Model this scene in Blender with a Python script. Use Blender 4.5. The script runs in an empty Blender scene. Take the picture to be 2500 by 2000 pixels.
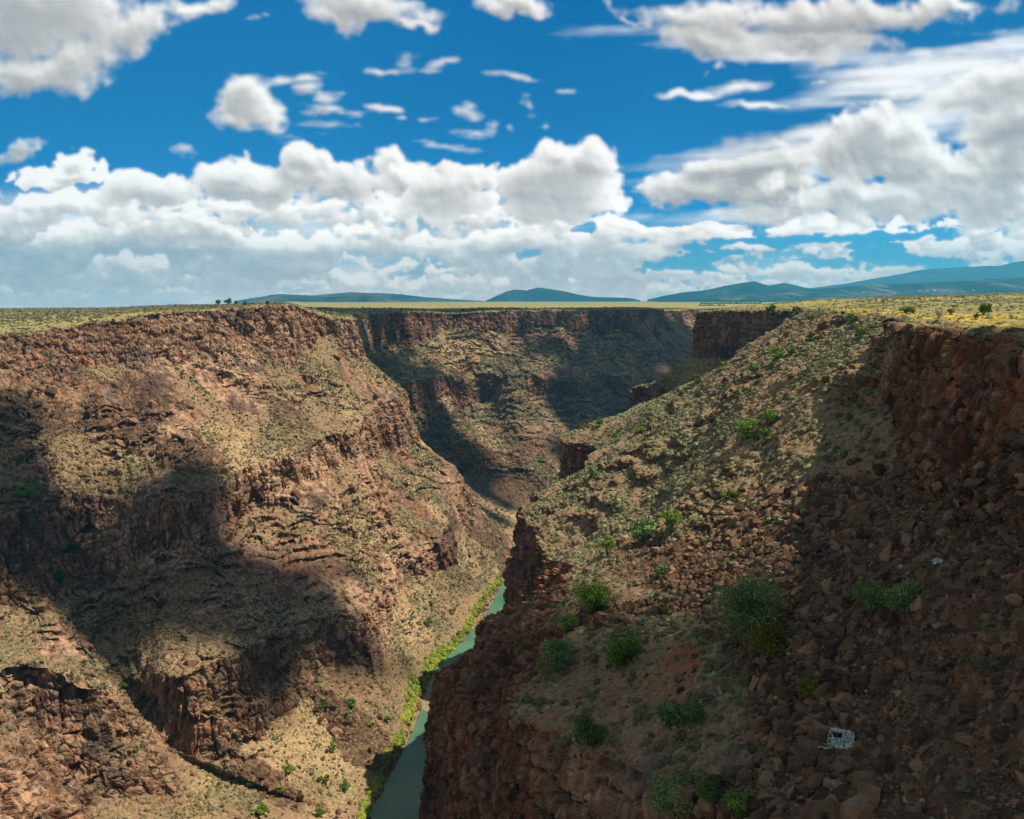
import bpy, math, os, time
import numpy as np
from mathutils import Vector
T0 = time.time()
QUICK = os.environ.get('QUICK', '')
WORLD_K = .78
rng = np.random.default_rng(7)
C = bpy.context.scene.collection
sc = bpy.context.scene
F32 = np.float32

# ------------------------------------------------------------------ camera
FPX = 1693.0
PITCH = math.atan((862.5 - 630.0) / FPX)
cp, sp = math.cos(PITCH), math.sin(PITCH)
cam = bpy.data.cameras.new('camera')
cam.sensor_width = 36
cam.lens = 36 * FPX / 2156
cam.clip_start = 0.5
cam.clip_end = 60000
camo = bpy.data.objects.new('camera', cam)
camo.rotation_euler = (math.pi / 2 - PITCH, 0, 0)
C.objects.link(camo)
sc.camera = camo

def ray(px, py):
    a = (px - 1078) / FPX; b = (862.5 - py) / FPX
    return np.array([a, cp + b * sp, -sp + b * cp])
def Pz(px, py, z):
    r = ray(px, py); return tuple(r * (z / r[2]))
def Pd(px, py, d):
    r = ray(px, py); return tuple(r * (d / r[1]))
def project(p):
    x, y, z = p[..., 0], p[..., 1], p[..., 2]
    dep = y * cp - z * sp
    up = y * sp + z * cp
    dep_ = np.where(dep > 0.5, dep, 0.5)
    return 1078 + x / dep_ * FPX, 862.5 - up / dep_ * FPX, dep

# ------------------------------------------------------------------ noise
def h3(ix, iy, iz, seed):
    h = (ix.astype(np.int64) * 374761393 + iy.astype(np.int64) * 668265263 + iz.astype(np.int64) * 2147483647 * 3 + seed * 974634777) & 0xFFFFFFFF
    h = ((h ^ (h >> 13)) * 1274126177) & 0xFFFFFFFF
    h = ((h ^ (h >> 16)) * 2246822519) & 0xFFFFFFFF
    h ^= h >> 15
    return (h & 0xFFFFFF).astype(F32) / F32(0xFFFFFF)
def vnoise(x, y, z, seed=0):
    out = np.empty(x.shape, F32)
    xf, yf, zf, of = x.ravel(), y.ravel(), z.ravel(), out.ravel()
    for s in range(0, xf.size, 200000):
        X, Y, Z = xf[s:s+200000], yf[s:s+200000], zf[s:s+200000]
        ix, iy, iz = np.floor(X), np.floor(Y), np.floor(Z)
        fx, fy, fz = X - ix, Y - iy, Z - iz
        fx = fx*fx*fx*(fx*(fx*6-15)+10); fy = fy*fy*fy*(fy*(fy*6-15)+10); fz = fz*fz*fz*(fz*(fz*6-15)+10)
        ix, iy, iz = ix.astype(np.int64), iy.astype(np.int64), iz.astype(np.int64)
        r = 0
        for a in (0, 1):
            wa = fx if a else 1 - fx
            for b in (0, 1):
                wb = wa * (fy if b else 1 - fy)
                for c in (0, 1):
                    r = r + wb * (fz if c else 1 - fz) * h3(ix + a, iy + b, iz + c, seed)
        of[s:s+200000] = r * 2 - 1
    return out
def fbm(p, scale, octs=4, seed=0, gain=0.5, zs=1.0):
    x, y, z = p[..., 0] / scale, p[..., 1] / scale, p[..., 2] / scale * zs
    r = 0; a = 1.0; n = 0
    for o in range(octs):
        r = r + a * vnoise(x, y, z, seed + o * 17); n += a
        x, y, z = (0.8 * x - 0.6 * y) * 2.03 + 11.3, (0.6 * x + 0.8 * y) * 2.03 + 5.7, z * 2.03 + 3.1
        a *= gain
    return r / n * 1.6
def worley(p, sx, sz, seed=0):
    """approximate cellular noise: F1, F2, id of the nearest cell"""
    out = [np.empty(p.shape[:-1], F32) for _ in range(3)]
    q = p.reshape(-1, 3); o = [a.ravel() for a in out]
    for s in range(0, len(q), 200000):
        X, Y, Z = q[s:s+200000, 0] / sx, q[s:s+200000, 1] / sx, q[s:s+200000, 2] / sz
        bx, by, bz = np.floor(X - .5).astype(np.int64), np.floor(Y - .5).astype(np.int64), np.floor(Z - .5).astype(np.int64)
        f1 = np.full(X.shape, 9, F32); f2 = f1.copy(); idd = np.zeros(X.shape, F32)
        for a in (0, 1):
            for b in (0, 1):
                for c in (0, 1):
                    cx, cy, cz = bx + a, by + b, bz + c
                    jx, jy, jz = h3(cx, cy, cz, seed), h3(cx, cy, cz, seed + 1), h3(cx, cy, cz, seed + 2)
                    d = (cx + .15 + .7 * jx - X) ** 2 + (cy + .15 + .7 * jy - Y) ** 2 + (cz + .15 + .7 * jz - Z) ** 2
                    d = d.astype(F32)
                    m = d < f1
                    f2 = np.where(m, f1, np.minimum(f2, d)); f1 = np.where(m, d, f1); idd = np.where(m, jx, idd)
        o[0][s:s+200000] = np.sqrt(f1); o[1][s:s+200000] = np.sqrt(f2); o[2][s:s+200000] = idd
    return out
def sstep(a, b, x):
    t = np.clip((x - a) / (b - a), 0, 1); return t * t * (3 - 2 * t)

# ------------------------------------------------------------------ mesh helpers
def mesh_np(name, V, faces=None, loops=None, starts=None, mats=(), smooth=True, attrs=None, parent=None, cols=None):
    """faces: (n,k) int array with constant k"""
    me = bpy.data.meshes.new(name)
    V = np.asarray(V, F32).reshape(-1, 3)
    me.vertices.add(len(V)); me.vertices.foreach_set('co', V.ravel())
    faces = np.asarray(faces, np.int32)
    n, k = faces.shape
    me.loops.add(n * k); me.loops.foreach_set('vertex_index', faces.ravel())
    me.polygons.add(n); me.polygons.foreach_set('loop_start', np.arange(n, dtype=np.int32) * k)
    me.polygons.foreach_set('loop_total', np.full(n, k, np.int32))
    me.polygons.foreach_set('use_smooth', np.full(n, bool(smooth)))
    for kk, a in (attrs or {}).items():
        at = me.attributes.new(kk, 'FLOAT', 'POINT'); at.data.foreach_set('value', np.asarray(a, F32).ravel())
    for m in mats: me.materials.append(m)
    me.update(calc_edges=True)
    ob = bpy.data.objects.new(name, me); C.objects.link(ob)
    if parent: ob.parent = parent
    return ob
def tag(o, label=None, cat=None, group=None, kind=None):
    if label: o['label'] = label
    if cat: o['category'] = cat
    if group: o['group'] = group
    if kind: o['kind'] = kind
    return o
def grid_faces(S, R):
    i = np.arange(S - 1)[:, None] * R + np.arange(R - 1)[None]
    return np.stack([i, i + R, i + R + 1, i + 1], -1).reshape(-1, 4)

# ------------------------------------------------------------------ materials
class NT:
    def __init__(s, name, world=False):
        if world: s.m = bpy.data.worlds.new(name)
        else: s.m = bpy.data.materials.new(name)
        s.m.use_nodes = True; s.t = s.m.node_tree; s.t.nodes.clear()
    def n(s, typ, **kw):
        nd = s.t.nodes.new(typ)
        for k, v in kw.items():
            if k.startswith('i_'):
                key = k[2:]; key = int(key) if key.isdigit() else key.replace('_', ' ')
                s.set(nd.inputs[key], v)
            else: setattr(nd, k, v)
        return nd
    def set(s, inp, v):
        if isinstance(v, bpy.types.NodeSocket): s.t.links.new(v, inp)
        elif isinstance(v, bpy.types.Node): s.t.links.new(v.outputs[0], inp)
        else:
            if isinstance(v, (tuple, list)) and len(v) == 3 and inp.type == 'RGBA': v = (*v, 1)
            inp.default_value = v
    def math(s, op, a, b=0.0, c=None, clamp=False):
        nd = s.t.nodes.new('ShaderNodeMath'); nd.operation = op; nd.use_clamp = clamp
        s.set(nd.inputs[0], a); s.set(nd.inputs[1], b)
        if c is not None: s.set(nd.inputs[2], c)
        return nd.outputs[0]
    def vmath(s, op, a, b=(0, 0, 0), sc_=None):
        nd = s.t.nodes.new('ShaderNodeVectorMath'); nd.operation = op
        s.set(nd.inputs[0], a); s.set(nd.inputs[1], b)
        if sc_ is not None: s.set(nd.inputs['Scale'], sc_)
        return nd.outputs['Value'] if op in ('LENGTH', 'DOT_PRODUCT', 'DISTANCE') else nd.outputs[0]
    def mix(s, f, a, b, mode='MIX'):
        nd = s.t.nodes.new('ShaderNodeMix'); nd.data_type = 'RGBA'; nd.blend_type = mode
        s.set(nd.inputs[0], f); s.set(nd.inputs[6], a); s.set(nd.inputs[7], b)
        return nd.outputs[2]
    def maprange(s, v, a, b, c=0.0, d=1.0, smooth=True):
        nd = s.t.nodes.new('ShaderNodeMapRange'); nd.interpolation_type = 'SMOOTHSTEP' if smooth else 'LINEAR'
        s.set(nd.inputs[0], v); s.set(nd.inputs[1], a); s.set(nd.inputs[2], b); s.set(nd.inputs[3], c); s.set(nd.inputs[4], d)
        return nd.outputs[0]
    def noise(s, vec, scale, detail=4, rough=.55, dist=0.0, w=None):
        nd = s.t.nodes.new('ShaderNodeTexNoise')
        s.set(nd.inputs['Vector'], vec); s.set(nd.inputs['Scale'], scale); s.set(nd.inputs['Detail'], detail)
        s.set(nd.inputs['Roughness'], rough); s.set(nd.inputs['Distortion'], dist)
        return nd.outputs[0]
    def attr(s, name):
        nd = s.t.nodes.new('ShaderNodeAttribute'); nd.attribute_name = name; return nd.outputs['Fac']
    def ramp(s, v, stops):
        nd = s.t.nodes.new('ShaderNodeValToRGB'); s.set(nd.inputs[0], v)
        el = nd.color_ramp.elements
        while len(el) < len(stops): el.new(0.5)
        for e, (p, c) in zip(el, stops): e.position = p; e.color = (*c, 1)
        return nd.outputs[0]
    def out(s, col, rough=.9, bump=None, bstr=.5, bdist=.3, spec=.2, **kw):
        b = s.n('ShaderNodeBsdfPrincipled'); s.set(b.inputs['Base Color'], col); s.set(b.inputs['Roughness'], rough)
        s.set(b.inputs['Specular IOR Level'], spec)
        for k, v in kw.items(): s.set(b.inputs[k.replace('_', ' ')], v)
        if bump is not None:
            bp = s.n('ShaderNodeBump'); s.set(bp.inputs['Height'], bump); bp.inputs['Strength'].default_value = bstr; bp.inputs['Distance'].default_value = bdist
            s.t.links.new(bp.outputs[0], b.inputs['Normal'])
        o = s.n('ShaderNodeOutputMaterial'); s.t.links.new(b.outputs[0], o.inputs[0])
        return s.m

def mat_canyon(name, bright=1.0):
    """attributes: rock (cliff), scree (loose dark rock, toned down for shade in its gaps), grass (dry straw), dry_green (sage cover), pale (fresh pinkish faces), plateau, flower"""
    t = NT(name)
    pos = t.n('ShaderNodeNewGeometry').outputs['Position']
    cr = t.n('ShaderNodeMapping'); cr.vector_type = 'POINT'; t.set(cr.inputs[0], pos); cr.inputs['Scale'].default_value = (1, 1, .22)
    streak = t.noise(cr.outputs[0], .55, 6, .65)
    blot = t.noise(pos, .06, 5, .6)
    fine = t.noise(pos, 1.1, 6, .7)
    mid = t.noise(pos, .25, 5, .65)
    # cliff rock
    rock = t.ramp(streak, [(.30, (.040, .025, .017)), (.45, (.115, .066, .040)), (.56, (.20, .118, .070)), (.68, (.33, .215, .135))])
    orange = t.maprange(t.noise(cr.outputs[0], .23, 4, .6), .53, .64, 0, .8)
    rock = t.mix(orange, rock, (.27, .105, .048))
    pal = t.math('MULTIPLY', t.attr('pale'), t.maprange(t.noise(cr.outputs[0], .31, 5, .6), .35, .6))
    rock = t.mix(pal, rock, (.42, .29, .195))
    vor = t.n('ShaderNodeTexVoronoi'); t.set(vor.inputs['Vector'], cr.outputs[0]); vor.inputs['Scale'].default_value = .7
    vor.feature = 'F1'
    rock = t.mix(.45, rock, t.mix(1.0, rock, t.ramp(vor.outputs['Color'], [(.1, (.45, .42, .42)), (.9, (1.75, 1.6, 1.5))]), 'MULTIPLY'))
    dark = t.maprange(t.noise(pos, .045, 6, .7), .5, .62, 0, .7)
    rock = t.mix(t.maprange(t.noise(pos, .09, 5, .7), .54, .64, 0, .55), rock, (.26, .215, .175))
    rock = t.mix(dark, rock, (.05, .033, .028))
    # scree: brown rubble, its ramp darkened to paint in shade between the rocks
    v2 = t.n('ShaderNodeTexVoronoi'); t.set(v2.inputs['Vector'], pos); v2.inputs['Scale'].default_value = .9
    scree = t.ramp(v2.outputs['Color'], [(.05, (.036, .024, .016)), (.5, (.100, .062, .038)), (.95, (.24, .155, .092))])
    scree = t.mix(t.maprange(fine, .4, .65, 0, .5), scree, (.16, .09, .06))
    # soil + straw
    soil = t.ramp(fine, [(.3, (.16, .095, .058)), (.5, (.27, .18, .105)), (.7, (.40, .29, .165))])
    soil = t.mix(t.maprange(mid, .5, .66, 0, .55), soil, (.24, .135, .085))
    straw = t.ramp(fine, [(.3, (.27, .178, .092)), (.55, (.42, .30, .165)), (.75, (.53, .405, .24))])
    col = t.mix(t.maprange(t.math('ADD', t.attr('grass'), t.math('MULTIPLY', t.math('SUBTRACT', fine, .5), .8)), .35, .65), soil, straw)
    # low sage cover as ground pattern (between the modelled shrubs)
    sag = t.noise(pos, .75, 4, .75)
    sagm = t.maprange(t.math('ADD', sag, t.math('MULTIPLY', t.math('SUBTRACT', t.attr('dry_green'), .5), .16)), .47, .56)
    col = t.mix(t.math('MULTIPLY', sagm, .6), col, t.ramp(fine, [(.3, (.075, .078, .036)), (.7, (.20, .20, .105))]))
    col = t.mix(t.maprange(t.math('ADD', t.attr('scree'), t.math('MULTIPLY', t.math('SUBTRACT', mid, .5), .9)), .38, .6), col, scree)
    rk = t.maprange(t.math('ADD', t.attr('rock'), t.math('MULTIPLY', t.math('SUBTRACT', fine, .5), .7)), .36, .56)
    col = t.mix(rk, col, rock)
    # plateau grassland
    pl = t.ramp(t.noise(pos, .35, 6, .75), [(.3, (.12, .11, .04)), (.48, (.27, .235, .085)), (.7, (.42, .36, .16))])
    pl = t.mix(t.maprange(t.noise(pos, .012, 4, .6), .5, .62, 0, .5), pl, (.17, .165, .06))
    fl = t.math('MULTIPLY', t.attr('flower'), t.maprange(t.noise(pos, .5, 4, .7), .42, .55))
    pl = t.mix(fl, pl, (.62, .42, .012))
    col = t.mix(t.attr('plateau'), col, pl)
    col = t.mix(t.attr('ochre'), col, t.ramp(fine, [(.3, (.26, .085, .03)), (.7, (.40, .16, .065))]))
    if bright != 1: col = t.mix(1.0, col, (bright,) * 3, 'MULTIPLY')
    bh = t.math('ADD', t.math('MULTIPLY', fine, .8), t.math('MULTIPLY', v2.outputs['Distance'], .6))
    return t.out(col, .95, bh, .9, .55, .1)

# ------------------------------------------------------------------ canyon walls
# every station is one fall-line: rim, upper cliff base, mid cliff top / base, low cliff top / base, water's edge
ZW = -175.6
LEFT = [
 # out-dir, R, B, M, N, O, Q, W
 ((-1, -.05), (-235,-400,-10), (-222,-400,-35), (-185,-400,-80), (-170,-400,-110), (-150,-400,-125), (-140,-400,-150), (-128,-400,ZW)),
 ((-1, 0), (-232,-100,-10), (-218,-100,-35), (-180,-100,-80), (-165,-100,-110), (-140,-100,-125), (-125,-100,-150), (-98,-100,ZW)),
 ((-1, .05), (-226,60,-11), (-212,60,-35), (-172,60,-80), (-158,60,-110), (-130,60,-122), (-112,60,-150), (-74,60,ZW)),
 ((-.95, .2), (-215,180,-12), (-200,175,-35), (-160,180,-80), (-150,185,-102), (-133,185,-108), (-103,190,-150), (-57,180,ZW)),
 ((-.85, .5), Pd(-150,712,320), Pd(-150,795,292), Pz(-80,1085,-75), Pz(-60,1270,-100), Pz(60,1395,-108), Pz(240,1700,-150), Pd(770,1800,225)),
 ((-.75, .66), Pd(20,704,360), Pd(30,795,330), Pz(60,1080,-75), Pz(60,1275,-108), Pz(180,1400,-113), Pz(345,1640,-150), Pd(778,1740,248)),
 ((-.65, .75), Pd(130,694,380), Pd(130,780,352), Pz(150,1040,-80), Pz(170,1240,-110), Pz(235,1390,-128), Pz(330,1570,-148), Pd(780,1725,252)),
 ((-.58, .8), Pd(220,679,400), Pd(220,762,372), Pz(300,1000,-72), Pz(300,1232,-110), Pz(370,1430,-126), Pz(400,1590,-150), Pz(788,1715,ZW)),
 ((-.48, .87), Pd(330,664,415), Pd(330,750,385), Pz(430,1035,-76), Pz(440,1200,-106), Pz(500,1370,-124), Pz(525,1530,-150), Pz(800,1690,ZW)),
 ((-.40, .91), Pd(450,654,435), Pd(450,762,405), Pz(520,985,-75), Pz(530,1100,-99), Pz(600,1330,-125), Pz(610,1490,-151), Pz(822,1645,ZW)),
 ((-.34, .94), Pd(560,645,452), Pd(560,770,425), Pz(620,952,-72), Pz(630,1062,-94), Pz(700,1295,-126), Pz(705,1445,-151), Pz(850,1590,ZW)),
 ((-.30, .95), Pd(612,642,465), Pd(615,772,440), Pz(685,925,-70), Pz(690,1040,-93), Pz(780,1282,-130), Pz(782,1420,-154), Pz(886,1503,ZW)),
 ((-.28, .955), Pd(623,646,472), Pd(630,768,451), Pz(715,912,-69), Pz(720,1015,-90), Pz(815,1245,-134), Pz(820,1335,-152), Pz(902,1425,ZW)),
 ((-.27, .96), Pd(634,652,478), Pd(645,765,462), Pz(745,900,-68), Pz(750,990,-88), Pz(850,1210,-138), Pz(858,1250,-148), Pz(1000,1325,ZW)),
 ((-.25, .97), Pd(690,668,500), Pd(705,765,485), Pz(800,860,-65), Pz(815,940,-90), Pz(930,1140,-135), Pz(945,1195,-150), Pz(1050,1250,ZW)),
 ((-.24, .97), Pd(748,673,525), Pd(765,745,522), Pz(855,822,-62), Pz(872,915,-91), Pz(962,985,-113), Pz(1003,1065,-140), Pz(1085,1150,ZW)),
 ((-.25, .97), (-121,570,-14), (-116,572,-36), (-84,590,-68), (-80,592,-95), (-52,580,-125), (-30,575,-150), (8,570,ZW)),
 ((-.25, .97), (-140,665,-14), (-132,660,-37), (-100,625,-68), (-96,622,-94), (-58,612,-128), (-35,607,-150), (9,598,ZW)),
 ((-.22, .97), Pd(800,661,770), Pd(800,738,758), Pz(868,803,-66), Pz(882,872,-94), Pz(930,955,-126), Pz(965,1018,-146), (10,622,ZW)),
 ((-.20, .97), Pd(900,659,850), Pd(900,710,842), Pz(950,790,-72), Pz(960,862,-104), Pz(1000,930,-126), Pz(1022,995,-148), (14,655,ZW)),
 ((-.15, .98), Pd(955,662,868), Pd(965,702,858), Pz(1000,788,-74), Pz(1010,860,-108), Pz(1050,950,-136), Pz(1075,1000,-149), (30,668,ZW)),
 ((-.10, .98), Pd(1040,656,880), Pd(1040,696,872), Pz(1070,778,-69), Pz(1080,850,-102), Pz(1110,930,-130), Pz(1135,985,-147), (50,682,ZW)),
 ((-.02, 1), Pd(1150,655,940), Pd(1150,700,932), Pz(1180,790,-78), Pz(1190,850,-108), Pz(1220,900,-128), Pz(1240,930,-137), (92,728,ZW)),
 ((.05, 1), Pd(1250,653,1000), Pd(1255,708,990), Pz(1285,790,-84), Pz(1295,832,-104), Pz(1310,860,-118), Pz(1320,880,-126), (158,796,ZW)),
 ((.10, 1), Pd(1362,652,1030), Pd(1368,706,1022), (214,958,-88), (218,950,-115), (226,905,-135), (230,888,-154), (236,862,ZW)),
 ((.18, .98), Pd(1392,655,1130), Pd(1400,690,1120), (258,1020,-85), (262,1012,-112), (283,968,-135), (290,952,-154), (302,928,ZW)),
 ((.25, .97), Pd(1475,653,1280), Pd(1480,685,1270), (348,1160,-85), (353,1152,-112), (377,1105,-135), (386,1085,-154), (402,1055,ZW)),
 ((.40, .9), (480,1620,-14), (486,1610,-36), (520,1570,-80), (526,1563,-110), (545,1545,-135), (555,1535,-154), (600,1500,ZW)),
 ((.5, .86), (900,2300,-14), (906,2290,-36), (940,2250,-80), (946,2243,-110), (965,2225,-135), (975,2215,-154), (1030,2190,ZW)),
]
RIGHT = [
 # out-dir, R, B, M, K, N, W
 ((1, 0), (44,-400,-3), (42,-400,-22), (0,-400,-50), (-6,-400,-75), (-30,-400,-130), (-100,-400,ZW)),
 ((1, 0), (46,-150,-3), (44,-150,-22), (10,-150,-50), (6,-150,-75), (-10,-150,-130), (-75,-150,ZW)),
 ((1, 0), (50,0,-3), (48,0,-24), (22,0,-46), (18,0,-72), (0,0,-130), (-54,0,ZW)),
 ((1, .02), (54,50,-3.5), (51,52,-24), (23,52,-46), (18,50,-75), (3,50,-130), (-47,55,ZW)),
 ((1, .05), (58,78,-4), (54,81,-25), (21,74,-51), (15,72,-80), (0,75,-135), (-43,85,ZW)),
 ((1, .05), (61,97,-4.5), (57,101,-25), (14.4,92,-56.5), (9,90,-85), (-3,95,-140), (-40,108,ZW)),
 ((1, .05), (64,112,-4.5), (61,117,-25), (0.5,121,-65), (-4,121,-90), (-11,125,-145), (-37,130,ZW)),
 ((1, .1), (67,130,-4.5), (65,134,-24), (6,138,-62), (-13.5,160,-80), (-12.5,161,-125), (-31,168,ZW)),
 ((1, .1), (72,152,-5), (70,156,-21), (9,156,-63), (-14.8,168,-80.5), (-14.5,170,-125), (-29,180,ZW)),
 ((1, .1), (84,178,-5), (66,184,-23), (16,174,-63), (-9.8,183,-77.5), (-11,187,-125), (-27,195,ZW)),
 ((1, .1), (92,203,-5), (68,206,-24), (24,191,-66), (-1,207,-86), (-6,208,-130), (-24,215,ZW)),
 ((1, .1), (99,232,-5), (70,234,-25), (10.3,236,-74), (0,241,-88), (-6,241,-130), (-21,240,ZW)),
 ((1, .1), (104,262,-5), (72,265,-26), (3.7,274,-71), (0.6,276,-90), (-5,278,-135), (-17,275,ZW)),
 ((1, .1), (110,290,-5), (80,292,-26), (34,316,-60), (28,318,-82), (6,318,-140), (-13,310,ZW)),
 ((1, .1), (116,322,-5), (88,326,-26), (22,343,-60), (19.5,341,-76), (8,345,-140), (-6,345,ZW)),
 ((1, .1), (122,352,-5), (100,354,-26), (45,380,-57), (38,385,-75), (22,392,-140), (3,400,ZW)),
 ((1, .1), (121,383,-5.5), (117,386,-27), (80,430,-50), (76,436,-70), (40,440,-140), (10,440,ZW)),
 ((1, .15), (99,428,-6.8), (97.5,426,-30), (64,452,-48), (62.5,450,-66), (46,460,-140), (18,470,ZW)),
 ((1, .2), (113,456,-6.5), (110,458,-30), (88,492,-56), (84,494,-76), (62,505,-140), (28,520,ZW)),
 ((.95, .3), (160,520,-6), (152,526,-30), (116,570,-65), (110,573,-88), (86,588,-140), (45,600,ZW)),
 ((.9, .4), (230,600,-6), (222,606,-30), (178,662,-65), (172,666,-88), (150,690,-140), (128,722,ZW)),
 ((.85, .5), (330,690,-6), (322,697,-30), (272,762,-65), (266,768,-88), (246,790,-140), (226,815,ZW)),
 ((.8, .6), (480,850,-6), (472,858,-30), (408,874,-65), (402,880,-88), (375,892,-140), (345,905,ZW)),
 ((.8, .6), (760,1250,-8), (752,1260,-30), (705,1330,-65), (700,1336,-88), (680,1380,-140), (650,1450,ZW)),
 ((.8, .6), (1200,2050,-10), (1190,2060,-30), (1120,2100,-65), (1110,2110,-88), (1090,2130,-140), (1060,2160,ZW)),
]

def plat(R, od, side, i, n):
    """points of the plateau outward from the rim: 3 m, 35 m, 260 m, 900 m, 3 km, 11 km"""
    R = np.array(R, float); od = np.array([*od, 0.0]); od /= np.linalg.norm(od)
    out = []
    if side == 'L':
        near = i <= 12
        zs = [R[2] + .6, R[2] + 1.2, R[2] * .65 - 4.0 if near else R[2] - .2, (-13 if near else -13), (-42 if near else -18), (-130 if near else -24)]
        if 9 <= i <= 12: zs = [R[2] + .3, R[2] + .2, R[2] - 1.0, -9, -33, -90]
    else:
        zs = []
        for d in (3, 35, 260, 900):
            q = R + od * d
            rat = q[0] / max(q[1], 120) * FPX + 1078
            k = np.interp(rat, [1300, 1480, 1600, 1700, 1800, 1942, 2156, 2400, 3200], [-.016, -.0118, -.0062, -.0016, .0008, .0040, .0086, .012, .012])
            k = k * min(max(q[1], 120), 620) if d > 3 else 0
            zs.append(R[2] + .5 if d == 3 else (k * .5 + (R[2] + 1) * .5 if d == 35 and i < 16 else (k if d < 900 else k - 5)))
        zs += [-30, -120]
        if i >= 21: zs = [R[2] + .5, R[2] + .6, -2, -6, -18, -100]
    ds = [3, 35, 260, 900, 3000, 8500]
    for d, z in zip(ds[::-1], zs[::-1]):
        p = R + od * d; p[2] = z; out.append(p)
    return out

def hermite(t, tq, A):
    """cubic interpolation with limited finite-difference tangents; A: (S, ...)"""
    S = len(t); m = np.zeros_like(A)
    d = (A[1:] - A[:-1]) / (t[1:] - t[:-1]).reshape(-1, *([1] * (A.ndim - 1)))
    h = (t[1:] - t[:-1])
    m[0] = d[0]; m[-1] = d[-1]
    w = (h[:-1] / (h[:-1] + h[1:])).reshape(-1, *([1] * (A.ndim - 1)))
    m[1:-1] = d[:-1] * (1 - w) + d[1:] * w
    m *= .8
    k = np.clip(np.searchsorted(t, tq, side='right') - 1, 0, S - 2)
    hh = h[k]; u = (tq - t[k]) / hh
    sh = (-1,) + (1,) * (A.ndim - 1)
    u = u.reshape(sh); hh = hh.reshape(sh)
    return ((1 + 2*u) * (1-u)**2) * A[k] + u * (1-u)**2 * hh * m[k] + u*u*(3-2*u) * A[k+1] + u*u*(u-1) * hh * m[k+1]

def normals(P):
    a = np.empty_like(P); a[1:-1] = P[2:] - P[:-2]; a[0] = P[1] - P[0]; a[-1] = P[-1] - P[-2]
    b = np.empty_like(P); b[:, 1:-1] = P[:, 2:] - P[:, :-2]; b[:, 0] = P[:, 1] - P[:, 0]; b[:, -1] = P[:, -1] - P[:, -2]
    n = np.cross(a, b); n /= np.linalg.norm(n, axis=-1, keepdims=True) + 1e-9
    return n

def blobs(px, py, lst, soft=.35):
    """soft union of ellipses given where the patch lies in the photograph (patches belong to the ground)"""
    r = np.zeros(px.shape)
    for (cx, cy, rx, ry, ang, s) in lst:
        a = math.radians(ang); dx = px - cx; dy = py - cy
        u = (dx * math.cos(a) + dy * math.sin(a)) / rx; v = (-dx * math.sin(a) + dy * math.cos(a)) / ry
        r = np.maximum(r, s * sstep(1 + soft, 1 - soft, np.hypot(u, v)))
    return r

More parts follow.
